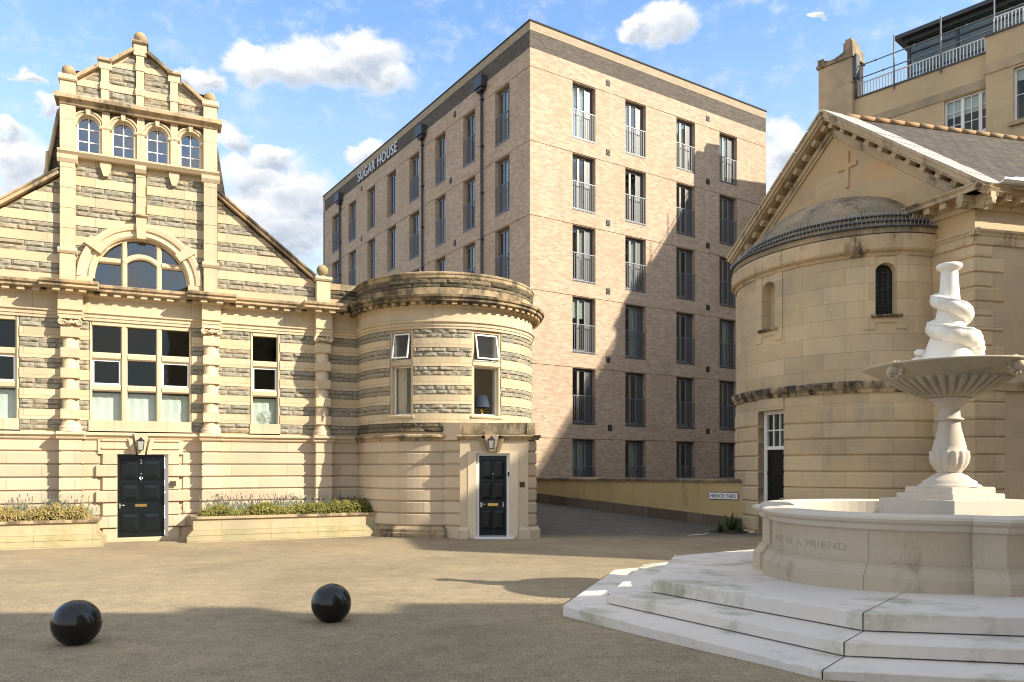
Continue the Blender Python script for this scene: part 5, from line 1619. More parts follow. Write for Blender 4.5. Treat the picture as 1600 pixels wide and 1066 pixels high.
# apse door
a, b = DOOR; p0, p1 = AP_.P(a, 0, -.16), AP_.P(b, 0, -.16)
DF = Flat(p0[0], p0[1], math.atan2(p1[1] - p0[1], p1[0] - p0[0])); Lw = math.hypot(p1[0] - p0[0], p1[1] - p0[1])
m = MB(); fr(m, DF, 0, Lw, 2.12, 3.06, .085, .03, -.06); slab(m, DF, 0, .085, -.1, 2.12, .03, -.06); slab(m, DF, Lw - .085, Lw, -.1, 2.12, .03, -.06)
for x in (1 / 3, 2 / 3): xx = .085 + (Lw - .17) * x; slab(m, DF, xx - .014, xx + .014, 2.2, 2.98, .01, -.03)
slab(m, DF, .085, Lw - .085, 2.575, 2.603, .008, -.03)
d = m.build('apse_door', M['white'], ch)
m = MB(); slab(m, DF, .085, Lw - .085, -.05, 2.12, -.01, -.06)
for i in range(1, 6): x = .085 + (Lw - .17) * i / 6; slab(m, DF, x - .004, x + .004, .0, 2.1, -.006, -.03)
slab(m, DF, .085, Lw - .085, .75, .87, .005, -.03); slab(m, DF, .085, Lw - .085, 1.5, 1.6, .005, -.03)
m.build('door_leaf', M['doorpaint'], d)
m = MB(); slab(m, DF, .085, Lw - .085, 2.2, 2.98, -.02, -.026); m.build('fanlight_pane', M['oldglass'], d)
m = MB(); m.tube([DF.P(Lw - .16, .95, .0), DF.P(Lw - .16, .95, .05), DF.P(Lw - .28, .95, .05)], .012, 6); m.build('handle', M['steel'], d)
m = MB(); slab(m, DF, -.05, Lw + .05, -.1, 3.1, -.15, -.2); m.build('apse_interior', M['room'], ch)

# ================================================================== OFFICE BLOCK BEHIND THE CHURCH
tX = Vector((.675, -.738)).normalized(); TA = math.atan2(tX.y, tX.x)
of = empty('office_building', (14.6, 32.8, 0), TA); tag(of, 'tall ochre stone office building with rooftop glass penthouse behind the church', 'building')
TF = Flat()
TL = 17.0
m = MB()
def wall_open(mb, S, x0, x1, z0, z1, ops, out, back):
    xs = sorted(set([x0, x1] + [v for o in ops for v in o[:2]]))
    for i in range(len(xs) - 1):
        a, b = xs[i], xs[i + 1]; c = (a + b) / 2
        cuts = sorted([(o[2], o[3]) for o in ops if o[0] <= c <= o[1]])
        z = z0
        for p, q in cuts: slab(mb, S, a, b, z, p, out, back); z = q
        slab(mb, S, a, b, z, z1, out, back)
owin = [(3.5, 5.35, 13.0, 16.05), (3.5, 5.35, 9.2, 12.2)]
wall_open(m, TF, 0, 5.03, 0, 17.36, owin, 0, -.4)
bw_ = [(5.93, 7.5, 14.36, 16.33), (5.93, 7.5, 10.8, 13.0)]
wall_open(m, TF, 5.03, 8.4, 0, 17.82, bw_, .3, -.4)
mw = []
for x in (9.2, 11.6, 14.0): mw += [(x, x + 1.5, 14.36, 16.33), (x, x + 1.5, 10.8, 13.0)]
wall_open(m, TF, 8.4, TL, 0, 17.36, mw, 0, -.4)
m.box(TL - .4, TL, .4, 12, 0, 17.36); m.box(0, TL, 11.6, 12, 0, 17.36); m.box(0, .4, .4, 12, 0, 17.36); m.box(.2, TL - .2, .3, 12, 16.6, 16.8); m.box(-1.4, .0, 1.6, 6, 0, 17.8)
m.build('stone_wall', M['officestone'], of)
m = MB(); slab(m, TF, .01, 5.02, 16.08, 16.42, .035, -.1); slab(m, TF, 4.99, 8.44, 16.42, 16.78, .335, -.1); slab(m, TF, 8.44, TL, 16.08, 16.42, .035, -.1)
m.build('stone_band', M['officeband'], of)
m = MB(); run(m, TF, 0, 5.03, [(-.4, 17.36), (.05, 17.36), (.05, 17.42), (-.4, 17.43)]); run(m, TF, 5.0, 8.43, [(-.4, 17.82), (.36, 17.82), (.36, 17.88), (-.4, 17.89)]); run(m, TF, 8.43, TL, [(-.4, 17.36), (.05, 17.36), (.05, 17.42), (-.4, 17.43)]); m.build('parapet_coping', M['lead'], of)
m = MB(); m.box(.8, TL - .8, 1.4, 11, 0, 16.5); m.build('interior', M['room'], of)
def sash(S, x0, x1, z0, z1, out, nx, nz, parent, thick=(), midz=None):
    f = MB(); fr(f, S, x0, x1, z0, z1, .07, out, out - .08)
    for i in range(1, nx):
        x = x0 + (x1 - x0) * i / nx; w = .06 if i in thick else .014; slab(f, S, x - w, x + w, z0 + .07, z1 - .07, out + (.01 if i in thick else -.01), out - .05)
    for j in range(1, nz): z = z0 + (z1 - z0) * j / nz; w = .05 if j == midz else .013; slab(f, S, x0 + .07, x1 - .07, z - w, z + w, out + (.004 if j == midz else -.014), out - .045)
    w = f.build('window', M['white'], parent)
    g = MB(); slab(g, S, x0 + .07, x1 - .07, z0 + .07, z1 - .07, out - .03, out - .036); g.build('pane', M['oldglass'], w)
    b = MB(); slab(b, S, x0 + .07, x1 - .07, z1 - (z1 - z0) * .22, z1 - .05, out - .1, out - .105); b.build('blind', M['blind'], w)
    return w
sash(TF, 3.5, 5.35, 13.0, 16.05, -.12, 6, 6, of, (2, 4), 3); sash(TF, 3.5, 5.35, 9.2, 12.2, -.12, 6, 6, of, (2, 4), 3)
for x0, x1, z0, z1 in bw_: sash(TF, x0, x1, z0, z1, .16, 2, 2, of)
for x0, x1, z0, z1 in mw: sash(TF, x0, x1, z0, z1, -.12, 2, 2, of)
for x0, x1, z0, z1 in bw_ + mw:
    o = .3 if x0 < 8 else 0
    m = MB(); slab(m, TF, x0 - .12, x1 + .12, z0 - .16, z0, o + .12, o - .2); m.build('window_sill', M['officeband'], of)
# chimney stack
m = MB(); m.box(-1.47, 0, -.25, .85, 0, 19.1); m.box(-.05, .0, -.3, -.0, 18, 18.1)
chm = m.build('chimney_stack', M['chimney'], of)
m = MB()
m.box(-1.54, .07, -.32, .92, 19.1, 19.24)
pts = []
for i in range(13):
    t = i / 12; x = -1.50 + 1.50 * t; pts.append((x, 19.30 + .42 * (abs(t - .42) * 1.6) ** 1.6))
m.vprism([(-1.5, 19.27), (0.02, 19.27)] + [(x, z) for x, z in reversed(pts)], -.25, .85)
m.box(-1.5, -1.22, -.27, .3, 19.25, 19.48); m.box(-.36, .03, -.28, .4, 19.25, 19.78); m.box(-.30, -.03, -.24, .34, 19.78, 19.92)
m.build('chimney_cap', M['dome'], chm)
m = MB(); m.box(.0, .16, -.2, .12, 18.2, 19.2); m.tube([(.1, -.1, 18.4), (.1, -.1, 17.4)], .05, 8); m.build('chimney_flue', M['lead'], chm)
# railings and scaffold-tube guard rail
m = MB()
def balus(mb, x0, x1, z0, z1, y, n):
    mb.box(x0, x1, y - .025, y + .025, z1 - .04, z1); mb.box(x0, x1, y - .02, y + .02, z0, z0 + .03)
    for i in range(n + 1): x = x0 + (x1 - x0) * i / n; mb.box(x - .016, x + .016, y - .016, y + .016, z0 + .03, z1 - .04)
balus(m, .1, 5.0, 17.44, 18.05, .15, 40); balus(m, 5.25, 8.3, 17.90, 18.55, -.1, 26); balus(m, 8.6, TL, 17.44, 18.05, .15, 60)
m.build('parapet_railing', M['white'], of)
m = MB()
for x in (1.625, 3.39, 5.24, 7.2): m.tube([(x, -.05, 17.2), (x, -.05, 19.42)], .03, 6)
for z in (18.15, 18.68): m.tube([(.05, -.05, z), (8.2, -.05, z)], .024, 6)
for x in (.9, 2.4, 4.3): m.sphere((x, -.05, 18.68), .05, 6, 5); m.sphere((x + .3, -.05, 18.15), .05, 6, 5)
m.build('guard_rail', M['rail'], of)
# glass penthouse
m = MB()
PX0, PX1, PY0, PY1 = 1.58, 11.0, 1.5, 7.0
for x in rng(PX0 + .05, PX1 - .05, 5):
    m.box(x - .06, x + .06, PY0 - .02, PY0 + .1, 16.8, 19.7)
for y in rng(PY0 + .2, PY1 - .1, 3): m.box(PX0 - .02, PX0 + .1, y - .05, y + .05, 16.8, 19.7)
for z in (17.6, 18.3, 19.2): m.box(PX0, PX1, PY0 - .01, PY0 + .07, z - .03, z + .03); m.box(PX0 - .01, PX0 + .07, PY0, PY1, z - .03, z + .03)
ph = m.build('glass_penthouse', M['dark_metal'], of)
m = MB(); m.box(PX0 + .03, PX1, PY0 + .03, PY0 + .04, 16.8, 19.7); m.box(PX0 + .03, PX0 + .04, PY0, PY1, 16.8, 19.7); m.box(PX0 + .03, PX1, PY1 - .04, PY1 - .03, 16.8, 19.7); m.build('glazing', M['penthouse_glass'], ph)
m = MB()
pf = [(-.45, 19.78), (-.45, 19.92), (.2, 20.0)]
m.box(PX0 - .35, PX1 + .3, PY0 - .5, PY1 + .4, 19.76, 19.92); m.box(PX0 - .15, PX1 + .1, PY0 - .25, PY1 + .2, 19.60, 19.76); m.build('penthouse_roof', M['dark_metal'], ph)
m = MB(); m.box(PX0 + 3.6, PX1 - .3, PY0 + 3.0, PY1 - .3, 16.8, 19.6); m.box(PX0 + .8, PX0 + 1.2, PY0 + 2, PY0 + 2.4, 16.8, 19.6); m.build('penthouse_core', plain('pale_teal_partition', (.55, .68, .66), .7, 0, .1, 2), ph)

# ================================================================== BUILDINGS OUT OF FRAME (they throw the yard's shadows)
def terrace(name, loc, rz, W, D, H, label, ncol, nrow, extra=None):
    e = empty(name, loc, rz); tag(e, label, 'building')
    S = Flat(); m = MB(); ops = []
    for i in range(ncol):
        for j in range(nrow):
            x = W * (i + .5) / ncol; z = 1.0 + j * (H - 1.2) / nrow; ops.append((x - .55, x + .55, z, z + 1.9))
    wall_open(m, S, 0, W, -.3, H, ops, 0, -.35)
    m.box(0, .35, .35, D, -.3, H); m.box(W - .35, W, .35, D, -.3, H); m.box(.35, W - .35, D - .35, D, -.3, H); m.box(.3, W - .3, .3, D - .3, H - .5, H - .3)
    run(m, S, -.1, W + .1, [(-.2, H - .05), (.05, H - .05), (.2, H + .1), (.2, H + .2), (-.2, H + .25)])
    m.build('wall', M['officestone'], e)
    m = MB(); m.box(.6, W - .6, .9, D - .6, -.2, H - .6); m.build('interior', M['room'], e)
    for o in ops: sash(S, *o, -.15, 2, 2, e)
    if extra:
        m = MB()
        for x0, x1, h in extra: m.box(x0, x1, 0.02, 1.2, H + .2, H + h); m.box(x0 - .08, x1 + .08, -.06, 1.28, H + h, H + h + .18)
        m.build('chimney', M['chimney'], e)
    return e
# its long front faces the yard (north), roof edge parallel to the picture plane
terrace('stone_terrace', (36.0, 1.9, 0), math.pi, 32.0, 9.0, 11.85, 'plain stone terrace standing behind and right of the camera', 10, 4, [(7.5, 8.4, 1.2), (14.4, 16.9, 1.35), (19.5, 20.2, .9)])
terrace('stone_wing', (34.6, 14.8, 0), math.atan2(-.248, -.969), 14.8, 4.0, 15.2, 'plain stone wing standing beyond the right edge beside the church', 5, 4)

# ================================================================== FOUNTAIN
FC_ = Vector((5.34, 9.4, 0))
ft = empty('fountain', FC_, 0); tag(ft, 'large white stone fountain on octagonal steps with a serpent-wound finial', 'fountain')
ax = R(-107)       # direction of the front projection
g0 = gz(FC_.x, FC_.y)
STZ = [(4.41, -.35, .178), (3.92, .19, .294), (3.43, .306, .452)]
for i, (apo, z0, z1) in enumerate(STZ):
    Rr_ = apo / math.cos(math.pi / 8)
    m = MB(xf=lambda p: Vector((p.x, p.y, p.z + .02 * p.x - .02 * p.y)))
    vs = [(Rr_ * math.cos(ax + math.pi / 8 + k * math.pi / 4), Rr_ * math.sin(ax + math.pi / 8 + k * math.pi / 4)) for k in range(8)]
    ch_ = .012; zin = z1
    for k in range(8):
        p, q = Vector(vs[k]), Vector(vs[(k + 1) % 8]); g_ = (q - p).normalized() * .006
        p2, q2 = p + g_, q - g_; pi_, qi = p2 * (1 - ch_ / apo), q2 * (1 - ch_ / apo)
        nsg = 46
        chs = [random.choice((.006, .007, .008, .009, .011)) if random.random() < .95 else random.uniform(.012, .02) for _ in range(nsg + 1)]
        for s in range(nsg):
            a = p2.lerp(q2, s / nsg); b = p2.lerp(q2, (s + 1) / nsg); c0, c1 = chs[s], chs[s + 1]
            ai = a * (1 - c0 / apo); bi_ = b * (1 - c1 / apo)
            m.face([(a.x, a.y, z0), (b.x, b.y, z0), (b.x, b.y, z1 - c1), (a.x, a.y, z1 - c0)])
            m.face([(a.x, a.y, z1 - c0), (b.x, b.y, z1 - c1), (bi_.x, bi_.y, z1), (ai.x, ai.y, z1)])
            m.face([(ai.x, ai.y, z1), (bi_.x, bi_.y, z1), (b.x * .95, b.y * .95, z1), (a.x * .95, a.y * .95, z1)])
        pi_, qi = p2 * .95, q2 * .95
        ci, di = p2 * .45, q2 * .45
        m.face([(pi_.x, pi_.y, z1), (qi.x, qi.y, z1), (di.x, di.y, z1), (ci.x, ci.y, z1)])
    m.prism([(x * .982, y * .982) for x, y in vs], z0 - .03, z1 - .03)
    m.build('step', M['step'], ft)
# basin
def basin_r(th):
    a = (th - ax) % (math.pi / 2)
    if a > math.pi / 4: a -= math.pi / 2
    e, rl = .80, 1.50
    b = abs(a)                                  # from the projection axis
    al = math.pi / 4 - b
    lob = e * math.cos(al) + math.sqrt(rl * rl - (e * math.sin(al)) ** 2)
    if b < R(7.3): return max(lob, 2.17 / (math.cos(b) + .30 * math.sin(b)))
    return lob
ths = []
for k in range(4):
    c = ax + k * math.pi / 2
    ths += [c + R(d) for d in [-7.35, -7.25, -5, -2.5, 0, 2.5, 5, 7.25, 7.35] + [7.35 + (82.65 - 7.35) * i / 22 for i in range(1, 22)]]
ths = sorted(ths); ths.append(ths[0] + 2 * math.pi)
def ring_prof(mb, prof, smooth=False):
    ul = 0
    for i in range(len(ths) - 1):
        t0, t1 = ths[i], ths[i + 1]; r0, r1 = basin_r(t0), basin_r(t1)
        P0 = Vector((r0 * math.cos(t0), r0 * math.sin(t0))); P1 = Vector((r1 * math.cos(t1), r1 * math.sin(t1))); dl_ = (P1 - P0).length
        for j in range(len(prof) - 1):
            (o0, z0), (o1, z1) = prof[j], prof[j + 1]
            q = [((r0 + o0) * math.cos(t0), (r0 + o0) * math.sin(t0), z0), ((r1 + o0) * math.cos(t1), (r1 + o0) * math.sin(t1), z0), ((r1 + o1) * math.cos(t1), (r1 + o1) * math.sin(t1), z1), ((r0 + o1) * math.cos(t0), (r0 + o1) * math.sin(t0), z1)]
            zz0, zz1 = (z0, z1) if abs(z1 - z0) > .001 else (z0, z0 + abs(o1 - o0))
            mb.face(q, [(ul, zz0), (ul + dl_, zz0), (ul + dl_, zz1), (ul, zz1)])
        ul += dl_
m = MB(); ring_prof(m, [(.12, .38), (.12, .60), (.11, .615), (.09, .63), (.045, .69), (.045, .715), (.0, .73)]); m.build('basin_base', M['basin'], ft)
m = MB(); ring_prof(m, [(.0, .73), (.0, 1.05)]); m.build('basin_wall', M['basin'], ft)
m = MB(); ring_prof(m, [(.0, 1.05), (.04, 1.07), (.06, 1.12), (.11, 1.15), (.13, 1.18), (.12, 1.205), (.06, 1.22), (-.25, 1.22), (-.27, 1.20), (-.27, .8)]); m.build('basin_rim', M['fountain'], ft)
m = MB(); m.prism([((basin_r(t) - .2) * math.cos(t), (basin_r(t) - .2) * math.sin(t)) for t in ths[:-1]], .5, .95); m.build('basin_floor', plain('wet_basin_floor', (.06, .06, .045), .3, 0, .3, 3), ft)
# worn inscription on the left-front lobe
class Lobe:
    def P(s, u, z, out):
        c = Vector((math.cos(ax - math.pi / 4), math.sin(ax - math.pi / 4))) * .80
        t = ax - math.pi / 4 + u / 1.5
        return (c.x + (1.5 + out) * math.cos(t), c.y + (1.5 + out) * math.sin(t), z)
INK = plain('worn_letter', (.385, .32, .235), .9)
text_obj('BUT BE A FRIEND', .1, .0015, Lobe(), -.28, .865, .001, INK, 'inscription', ft, width=1.22, height=.075)
# pedestal plinths: squares with one corner to the front
PD = math.atan2(-9.1, -5.22 + .0) + R(4)
m = MB()
for h, z0, z1 in ((.775, .9, 1.318), (.577, 1.318, 1.385), (.48, 1.385, 1.462)):
    m.prism([(h * math.cos(PD + k * math.pi / 2), h * math.sin(PD + k * math.pi / 2)) for k in range(4)], z0, z1 - .012)
    m.prism([(h * .985 * math.cos(PD + k * math.pi / 2), h * .985 * math.sin(PD + k * math.pi / 2)) for k in range(4)], z1 - .012, z1)
m.build('pedestal', M['fountain'], ft)
m = MB()
m.lathe([(.345, 1.462), (.345, 1.475), (.325, 1.49), (.30, 1.50), (.29, 1.53), (.245, 1.55), (.19, 1.60), (.15, 1.615), (.135, 1.63)], 40)
def flute(r, z, a):
    if 1.64 < z < 1.90: k = (z - 1.63) / .27; return r + .022 * abs(math.cos(7 * a)) * math.sin(min(k, 1) * 2.2) 
    return r
m.lathe([(.125, 1.62), (.13, 1.64), (.165, 1.69), (.19, 1.75), (.20, 1.82), (.198, 1.88), (.196, 1.895), (.190, 1.90), (.180, 1.96), (.155, 2.06), (.13, 2.16), (.117, 2.24), (.115, 2.27)], 84, (0, 0, 0), flute)
m.lathe([(.115, 2.265), (.155, 2.27), (.158, 2.285), (.13, 2.30), (.118, 2.32), (.115, 2.40), (.125, 2.42), (.15, 2.44), (.17, 2.47), (.20, 2.51), (.235, 2.52), (.24, 2.535), (.22, 2.54)], 40)
m.build('baluster_stem', M['fountain'], ft)
def bowlf(r, z, a):
    if 2.54 < z < 2.768:
        q = abs(math.cos(17 * a)); sl = min(max((.62 - q) / .22, 0), 1)
        return r * (1 + .035 * q - .11 * sl * min((z - 2.545) / .05, 1, (2.766 - z) / .012))
    return r
m = MB()
m.lathe([(.15, 2.535), (.26, 2.541), (.31, 2.56), (.36, 2.58), (.47, 2.635), (.57, 2.695), (.63, 2.738), (.655, 2.758), (.665, 2.769), (.675, 2.775), (.70, 2.785), (.79, 2.825), (.87, 2.865), (.92, 2.89), (.955, 2.905), (.965, 2.92), (.955, 2.93), (.93, 2.93), (.88, 2.91), (.60, 2.83), (.2, 2.80), (0, 2.80)], 544, (0, 0, 0), bowlf)
m.build('bowl', M['bowl'], ft)
def lion(a):
    m = MB(); c = Vector((.845 * math.cos(a), .845 * math.sin(a), 2.845)); d = Vector((math.cos(a), math.sin(a), 0)); s = Vector((-d.y, d.x, 0))
    def blob(f, sd, up, r): p = c + d * f + s * sd + Vector((0, 0, up)); m.sphere(p, r, 10, 8)
    blob(.03, 0, .0, (.075, .075, .075)); blob(.09, 0, -.03, (.042, .042, .036)); blob(.085, 0, -.065, (.03, .03, .02)); blob(.12, 0, -.015, (.018, .018, .015))
    for sd in (-.03, .03): blob(.085, sd, .02, (.014, .014, .012)); blob(.07, sd, .045, (.02, .02, .012))
    for k in range(11): t = k / 11 * 2 * math.pi; blob(.0 + .01 * (k % 2), .085 * math.cos(t), .085 * math.sin(t), (.034, .034, .034))
    return m.build('lion_mask', M['bowl'], ft)
for k in range(4): lion(math.atan2(-9.2, -5.22) - R(41) + k * math.pi / 2)
# finial: tapering trunk with a sea-serpent coiled about it
m = MB()
def rough_(r, z, a): return r * (1 + .06 * math.sin(3 * a + z * 4) * (1 if z < 3.2 else .0))
m.lathe([(.52, 2.82), (.44, 2.90), (.37, 2.93), (.32, 2.97), (.28, 3.04), (.24, 3.16), (.19, 3.34), (.15, 3.52), (.12, 3.7), (.104, 3.9), (.096, 4.05), (.092, 4.08), (.10, 4.10), (.13, 4.115), (.142, 4.135), (.142, 4.16), (.13, 4.175), (.10, 4.178), (.07, 4.16), (0, 4.12)], 36, (0, 0, 0), rough_)
m.build('finial_column', M['marble'], ft)
to_cam = math.atan2(-9.2, -5.22); left = to_cam - math.pi / 2
m = MB(); path = []; rad = []
KEY = [(-175, 3.83, .10, .045), (-90, 3.755, .135, .078), (0, 3.655, .15, .088), (90, 3.545, .17, .094), (180, 3.475, .165, .098), (270, 3.40, .155, .104), (360, 3.30, .19, .113), (425, 3.225, .235, .122), (458, 3.12, .25, .126), (470, 3.02, .25, .12)]
n = 110
for i in range(n + 1):
    t = i / n * (len(KEY) - 1); k = min(int(t), len(KEY) - 2); f = t - k
    p0, p1, p2, p3 = KEY[max(k - 1, 0)], KEY[k], KEY[k + 1], KEY[min(k + 2, len(KEY) - 1)]
    q = [.5 * (2 * p1[j] + (p2[j] - p0[j]) * f + (2 * p0[j] - 5 * p1[j] + 4 * p2[j] - p3[j]) * f * f + (3 * p1[j] - p0[j] - 3 * p2[j] + p3[j]) * f ** 3) for j in range(4)]
    a = to_cam + R(q[0])
    path.append((q[2] * math.cos(a), q[2] * math.sin(a), q[1])); rad.append(q[3] * (1 + .035 * math.sin(i * 1.25) + .02 * math.sin(i * .47)))
m.tube(path, rad, 20)
def scales():
    mt, nt, b, out = newmat('scaly_marble'); b.inputs['Roughness'].default_value = .5
    v = N(nt, 'ShaderNodeTexVoronoi'); v.inputs['Scale'].default_value = 34
    tc = N(nt, 'ShaderNodeTexCoord'); L(nt, tc.outputs['Object'], v.inputs['Vector'])
    n = noise(nt, 5, 5, .65)
    c = ramp(nt, n, [(.35, (.66, .61, .52)), (.6, (.82, .795, .735))]); L(nt, c, b.inputs['Base Color'])
    bump(nt, b, v.outputs['Distance'], -.5, .02); return mt
m.build('sea_serpent', scales(), ft)
m = MB(); side = [Vector(p) + Vector((p[0], p[1], 0)).normalized() * r * .72 + Vector((0, 0, r * .70)) for p, r in zip(path, rad)]
m.tube(side, [r * .16 for r in rad], 6); m.build('dorsal_ridge', M['marble'], ft)
e = Vector(path[-1]); 
m = MB()
hd = e + Vector((0, 0, .02))
m.sphere(hd, (.135, .135, .15), 18, 14)
dcam = Vector((math.cos(to_cam), math.sin(to_cam), 0)); drt = Vector((-dcam.y, dcam.x, 0))
for k in range(4): 
    pth = [hd + dcam * (.125 * math.cos(R(v))) + drt * (.13 * math.sin(R(v))) + Vector((0, 0, .07 - k * .048)) for v in range(-75, 76, 15)]
    m.tube(pth, .018, 6)
m.sphere(hd + dcam * .10 + Vector((0, 0, -.15)), (.10, .10, .09), 12, 8)
m.build('serpent_head', M['marble'], ft)
m = MB(); lf = -drt
b0 = lf * .26 + Vector((0, 0, 2.98)) + dcam * .05
for (sx, sz, rr, q) in ((.0, .0, .07, 0), (.07, .03, .075, 1), (-.01, .10, .055, 2), (.06, .13, .06, 3), (-.06, .17, .05, 4)):
    m.sphere(b0 + lf * sx + Vector((0, 0, sz)) + dcam * (.02 * (q % 2)), (rr * 1.15, rr * .9, rr * .72), 12, 8, lambda d: 1 + .12 * math.sin(9 * d.x + 5 * d.z))
m.build('tail_fin', M['marble'], ft)

# ================================================================== BALL BOLLARDS
def ball(x, y, r, label, sx=1.0):
    m = MB()
    m.sphere((0, 0, 0), r, 48, 32)
    o = m.build('ball_bollard', M['blackball']); o.location = (x, y, gz(x, y) + r * .90)
    tag(o, label, 'bollard', 'black ball bollards on the yard'); return o
ball(-4.27, 7.55, .226, 'nearer black glossy ball bollard at the lower left, on the gravel')
ball(-2.03, 8.65, .222, 'farther black glossy ball bollard, nearer to the fountain steps')
# ================================================================== SKY, SUN, CAMERA
SUN = Vector((5.905, -2.257, 3.87)).normalized()
el_ = math.asin(SUN.z); az_ = math.atan2(SUN.x, SUN.y)
w = bpy.data.worlds.new('World'); sc.world = w; w.use_nodes = True
nt = w.node_tree; nt.nodes.clear()
out = N(nt, 'ShaderNodeOutputWorld'); bg = N(nt, 'ShaderNodeBackground'); L(nt, bg.outputs[0], out.inputs[0])
SKYS = .15
bg.inputs[1].default_value = SKYS
sk = N(nt, 'ShaderNodeTexSky', sky_type='NISHITA'); sk.sun_disc = False; sk.sun_elevation = el_; sk.sun_rotation = az_
sk.air_density = 1.0; sk.dust_density = .6; sk.ozone_density = 2.0
tc = N(nt, 'ShaderNodeTexCoord')
sep = N(nt, 'ShaderNodeSeparateXYZ'); L(nt, tc.outputs['Generated'], sep.inputs[0])
def mth(op, a, b=None, clamp=False):
    n = N(nt, 'ShaderNodeMath', operation=op); n.use_clamp = clamp
    for i, v in enumerate((a, b)):
        if v is None: continue
        if isinstance(v, (int, float)): n.inputs[i].default_value = v
        else: L(nt, v, n.inputs[i])
    return n.outputs[0]
az = mth('ARCTAN2', sep.outputs[0], sep.outputs[1])
ev = mth('ARCSINE', sep.outputs[2])
# turbulence warps the cloud outlines
cmb = N(nt, 'ShaderNodeCombineXYZ'); L(nt, az, cmb.inputs[0]); L(nt, mth('MULTIPLY', ev, 1.5), cmb.inputs[1])
def cn(scale, det, rough, off=(0, 0, 0)):
    mp = N(nt, 'ShaderNodeMapping'); mp.inputs['Location'].default_value = off; L(nt, cmb.outputs[0], mp.inputs[0])
    n = N(nt, 'ShaderNodeTexNoise'); n.inputs['Scale'].default_value = scale; n.inputs['Detail'].default_value = det; n.inputs['Roughness'].default_value = rough
    L(nt, mp.outputs[0], n.inputs['Vector']); return n.outputs[0]
nA = cn(16, 8, .6); nB = cn(16, 8, .6, (3.1, 7.7, 2)); nC = cn(7, 6, .6, (1, 2, 3))
wx_ = mth('ADD', az, mth('MULTIPLY', mth('SUBTRACT', nA, .5), .09))
wy_ = mth('ADD', ev, mth('MULTIPLY', mth('SUBTRACT', nB, .5), .055))
def pix(px, py):
    d = Vector(((px - 800) / 1203, 1, (730 - py) / 1203)).normalized(); return math.atan2(d.x, d.y), math.asin(d.z)
BL = [(425, 345, 120, 75), (300, 330, 150, 60), (60, 300, 90, 70), (360, 215, 40, 25), (1240, 270, 60, 60), (430, 108, 95, 33), (520, 100, 110, 45), (575, 85, 75, 48), (600, 120, 60, 35), (1045, 35, 68, 42), (1000, 45, 40, 20), (315, 128, 48, 24), (35, 122, 48, 14), (75, 168, 30, 18), (420, 243, 55, 18), (570, 240, 50, 26), (380, 270, 70, 45), (450, 300, 90, 60), (30, 250, 70, 60), (1225, 240, 60, 60), (15, 205, 25, 18), (1275, 30, 16, 12), (-250, 200, 160, 60), (-500, 350, 200, 70), (2000, 60, 180, 70), (2400, 300, 220, 90), (1240, 320, 80, 60)]
dens = None; shade = None
for px, py, hw, hh in BL:
    a, e = pix(px, py); a1, _ = pix(px + hw, py); _, e1 = pix(px, py - hh)
    sx, sy = abs(a1 - a), abs(e1 - e)
    dx = mth('DIVIDE', mth('SUBTRACT', wx_, a), sx); dy = mth('DIVIDE', mth('SUBTRACT', wy_, e), sy)
    d = mth('SUBTRACT', 1.0, mth('SQRT', mth('ADD', mth('MULTIPLY', dx, dx), mth('MULTIPLY', dy, dy))))
    dens = d if dens is None else mth('MAXIMUM', dens, d)
    sdw = mth('MULTIPLY', mth('MAXIMUM', d, 0), mth('SUBTRACT', .15, mth('SUBTRACT', dy, mth('MULTIPLY', dx, .5))))
    shade = sdw if shade is None else mth('MAXIMUM', shade, sdw)
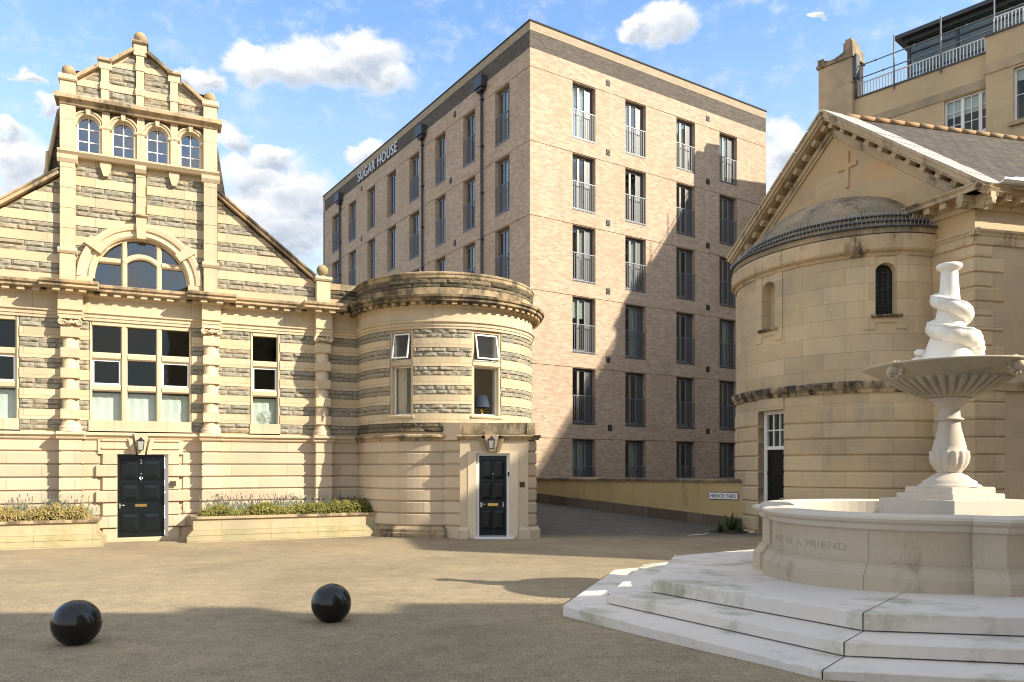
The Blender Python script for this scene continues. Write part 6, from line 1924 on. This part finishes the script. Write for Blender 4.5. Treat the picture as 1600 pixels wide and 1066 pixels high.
# general scattered cloud behind the camera for the reflections and the light
hid = mth('MAXIMUM', mth('LESS_THAN', sep.outputs[1], .15), mth('GREATER_THAN', ev, .68))
back = mth('MULTIPLY', hid, mth('SUBTRACT', nC, .36))
dens = mth('MAXIMUM', dens, mth('MULTIPLY', back, 1.6))
nD = cn(40, 9, .7, (5, 1, 9))
dn = mth('ADD', mth('ADD', dens, mth('MULTIPLY', mth('SUBTRACT', nA, .5), .75)), mth('MULTIPLY', mth('SUBTRACT', nD, .5), .6))
cf = N(nt, 'ShaderNodeMapRange'); cf.interpolation_type = 'SMOOTHSTEP'; L(nt, dn, cf.inputs[0]); cf.inputs[1].default_value = -.04; cf.inputs[2].default_value = .46
# thin veil low in the sky
veil = N(nt, 'ShaderNodeMapRange'); L(nt, ev, veil.inputs[0]); veil.inputs[1].default_value = .52; veil.inputs[2].default_value = .10; veil.inputs[3].default_value = .06; veil.inputs[4].default_value = .95
vn = mth('MULTIPLY', veil.outputs[0], mth('ADD', .45, mth('MULTIPLY', nC, .9)), True)
K = 1 / SKYS
tint = mix(nt, 1, sk.outputs[0], (.92, 1.12, 1.25), 'MULTIPLY')
tint = mix(nt, vn, tint, (.46 * K, .52 * K, .60 * K))
cshade = N(nt, 'ShaderNodeMapRange'); L(nt, mth('ADD', shade, mth('ADD', mth('MULTIPLY', mth('SUBTRACT', nB, .5), .6), mth('MULTIPLY', mth('SUBTRACT', nD, .5), .5))), cshade.inputs[0]); cshade.inputs[1].default_value = -.02; cshade.inputs[2].default_value = .42
ccol = mix(nt, cshade.outputs[0], (.60 * K, .60 * K, .595 * K), (.30 * K, .345 * K, .41 * K))
ccol = mix(nt, hid, ccol, (.66 * K, .66 * K, .65 * K))
fin = mix(nt, cf.outputs[0], tint, ccol)
L(nt, fin, bg.inputs[0])

sd = bpy.data.lights.new('Sun', 'SUN'); sd.energy = 4.9; sd.angle = R(.53); sd.color = (1.0, .91, .76)
so = bpy.data.objects.new('Sun', sd); col.objects.link(so); so.location = (30, -10, 30)
so.rotation_euler = SUN.to_track_quat('Z', 'Y').to_euler()

cd = bpy.data.cameras.new('Camera'); cam = bpy.data.objects.new('Camera', cd); col.objects.link(cam)
cam.location = (0, 0, 1.7); cam.rotation_euler = (R(90), 0, 0)
cd.sensor_width = 36; cd.lens = 36 * 1203 / 1600; cd.shift_y = 197 / 1600; cd.clip_end = 5000; cd.clip_start = .05
sc.camera = cam
sc.view_settings.view_transform = 'Standard'; sc.view_settings.look = 'None'; sc.view_settings.exposure = .88; sc.view_settings.gamma = 1
sc.cycles.filter_width = 1.1; sc.cycles.max_bounces = 8; sc.cycles.transparent_max_bounces = 12
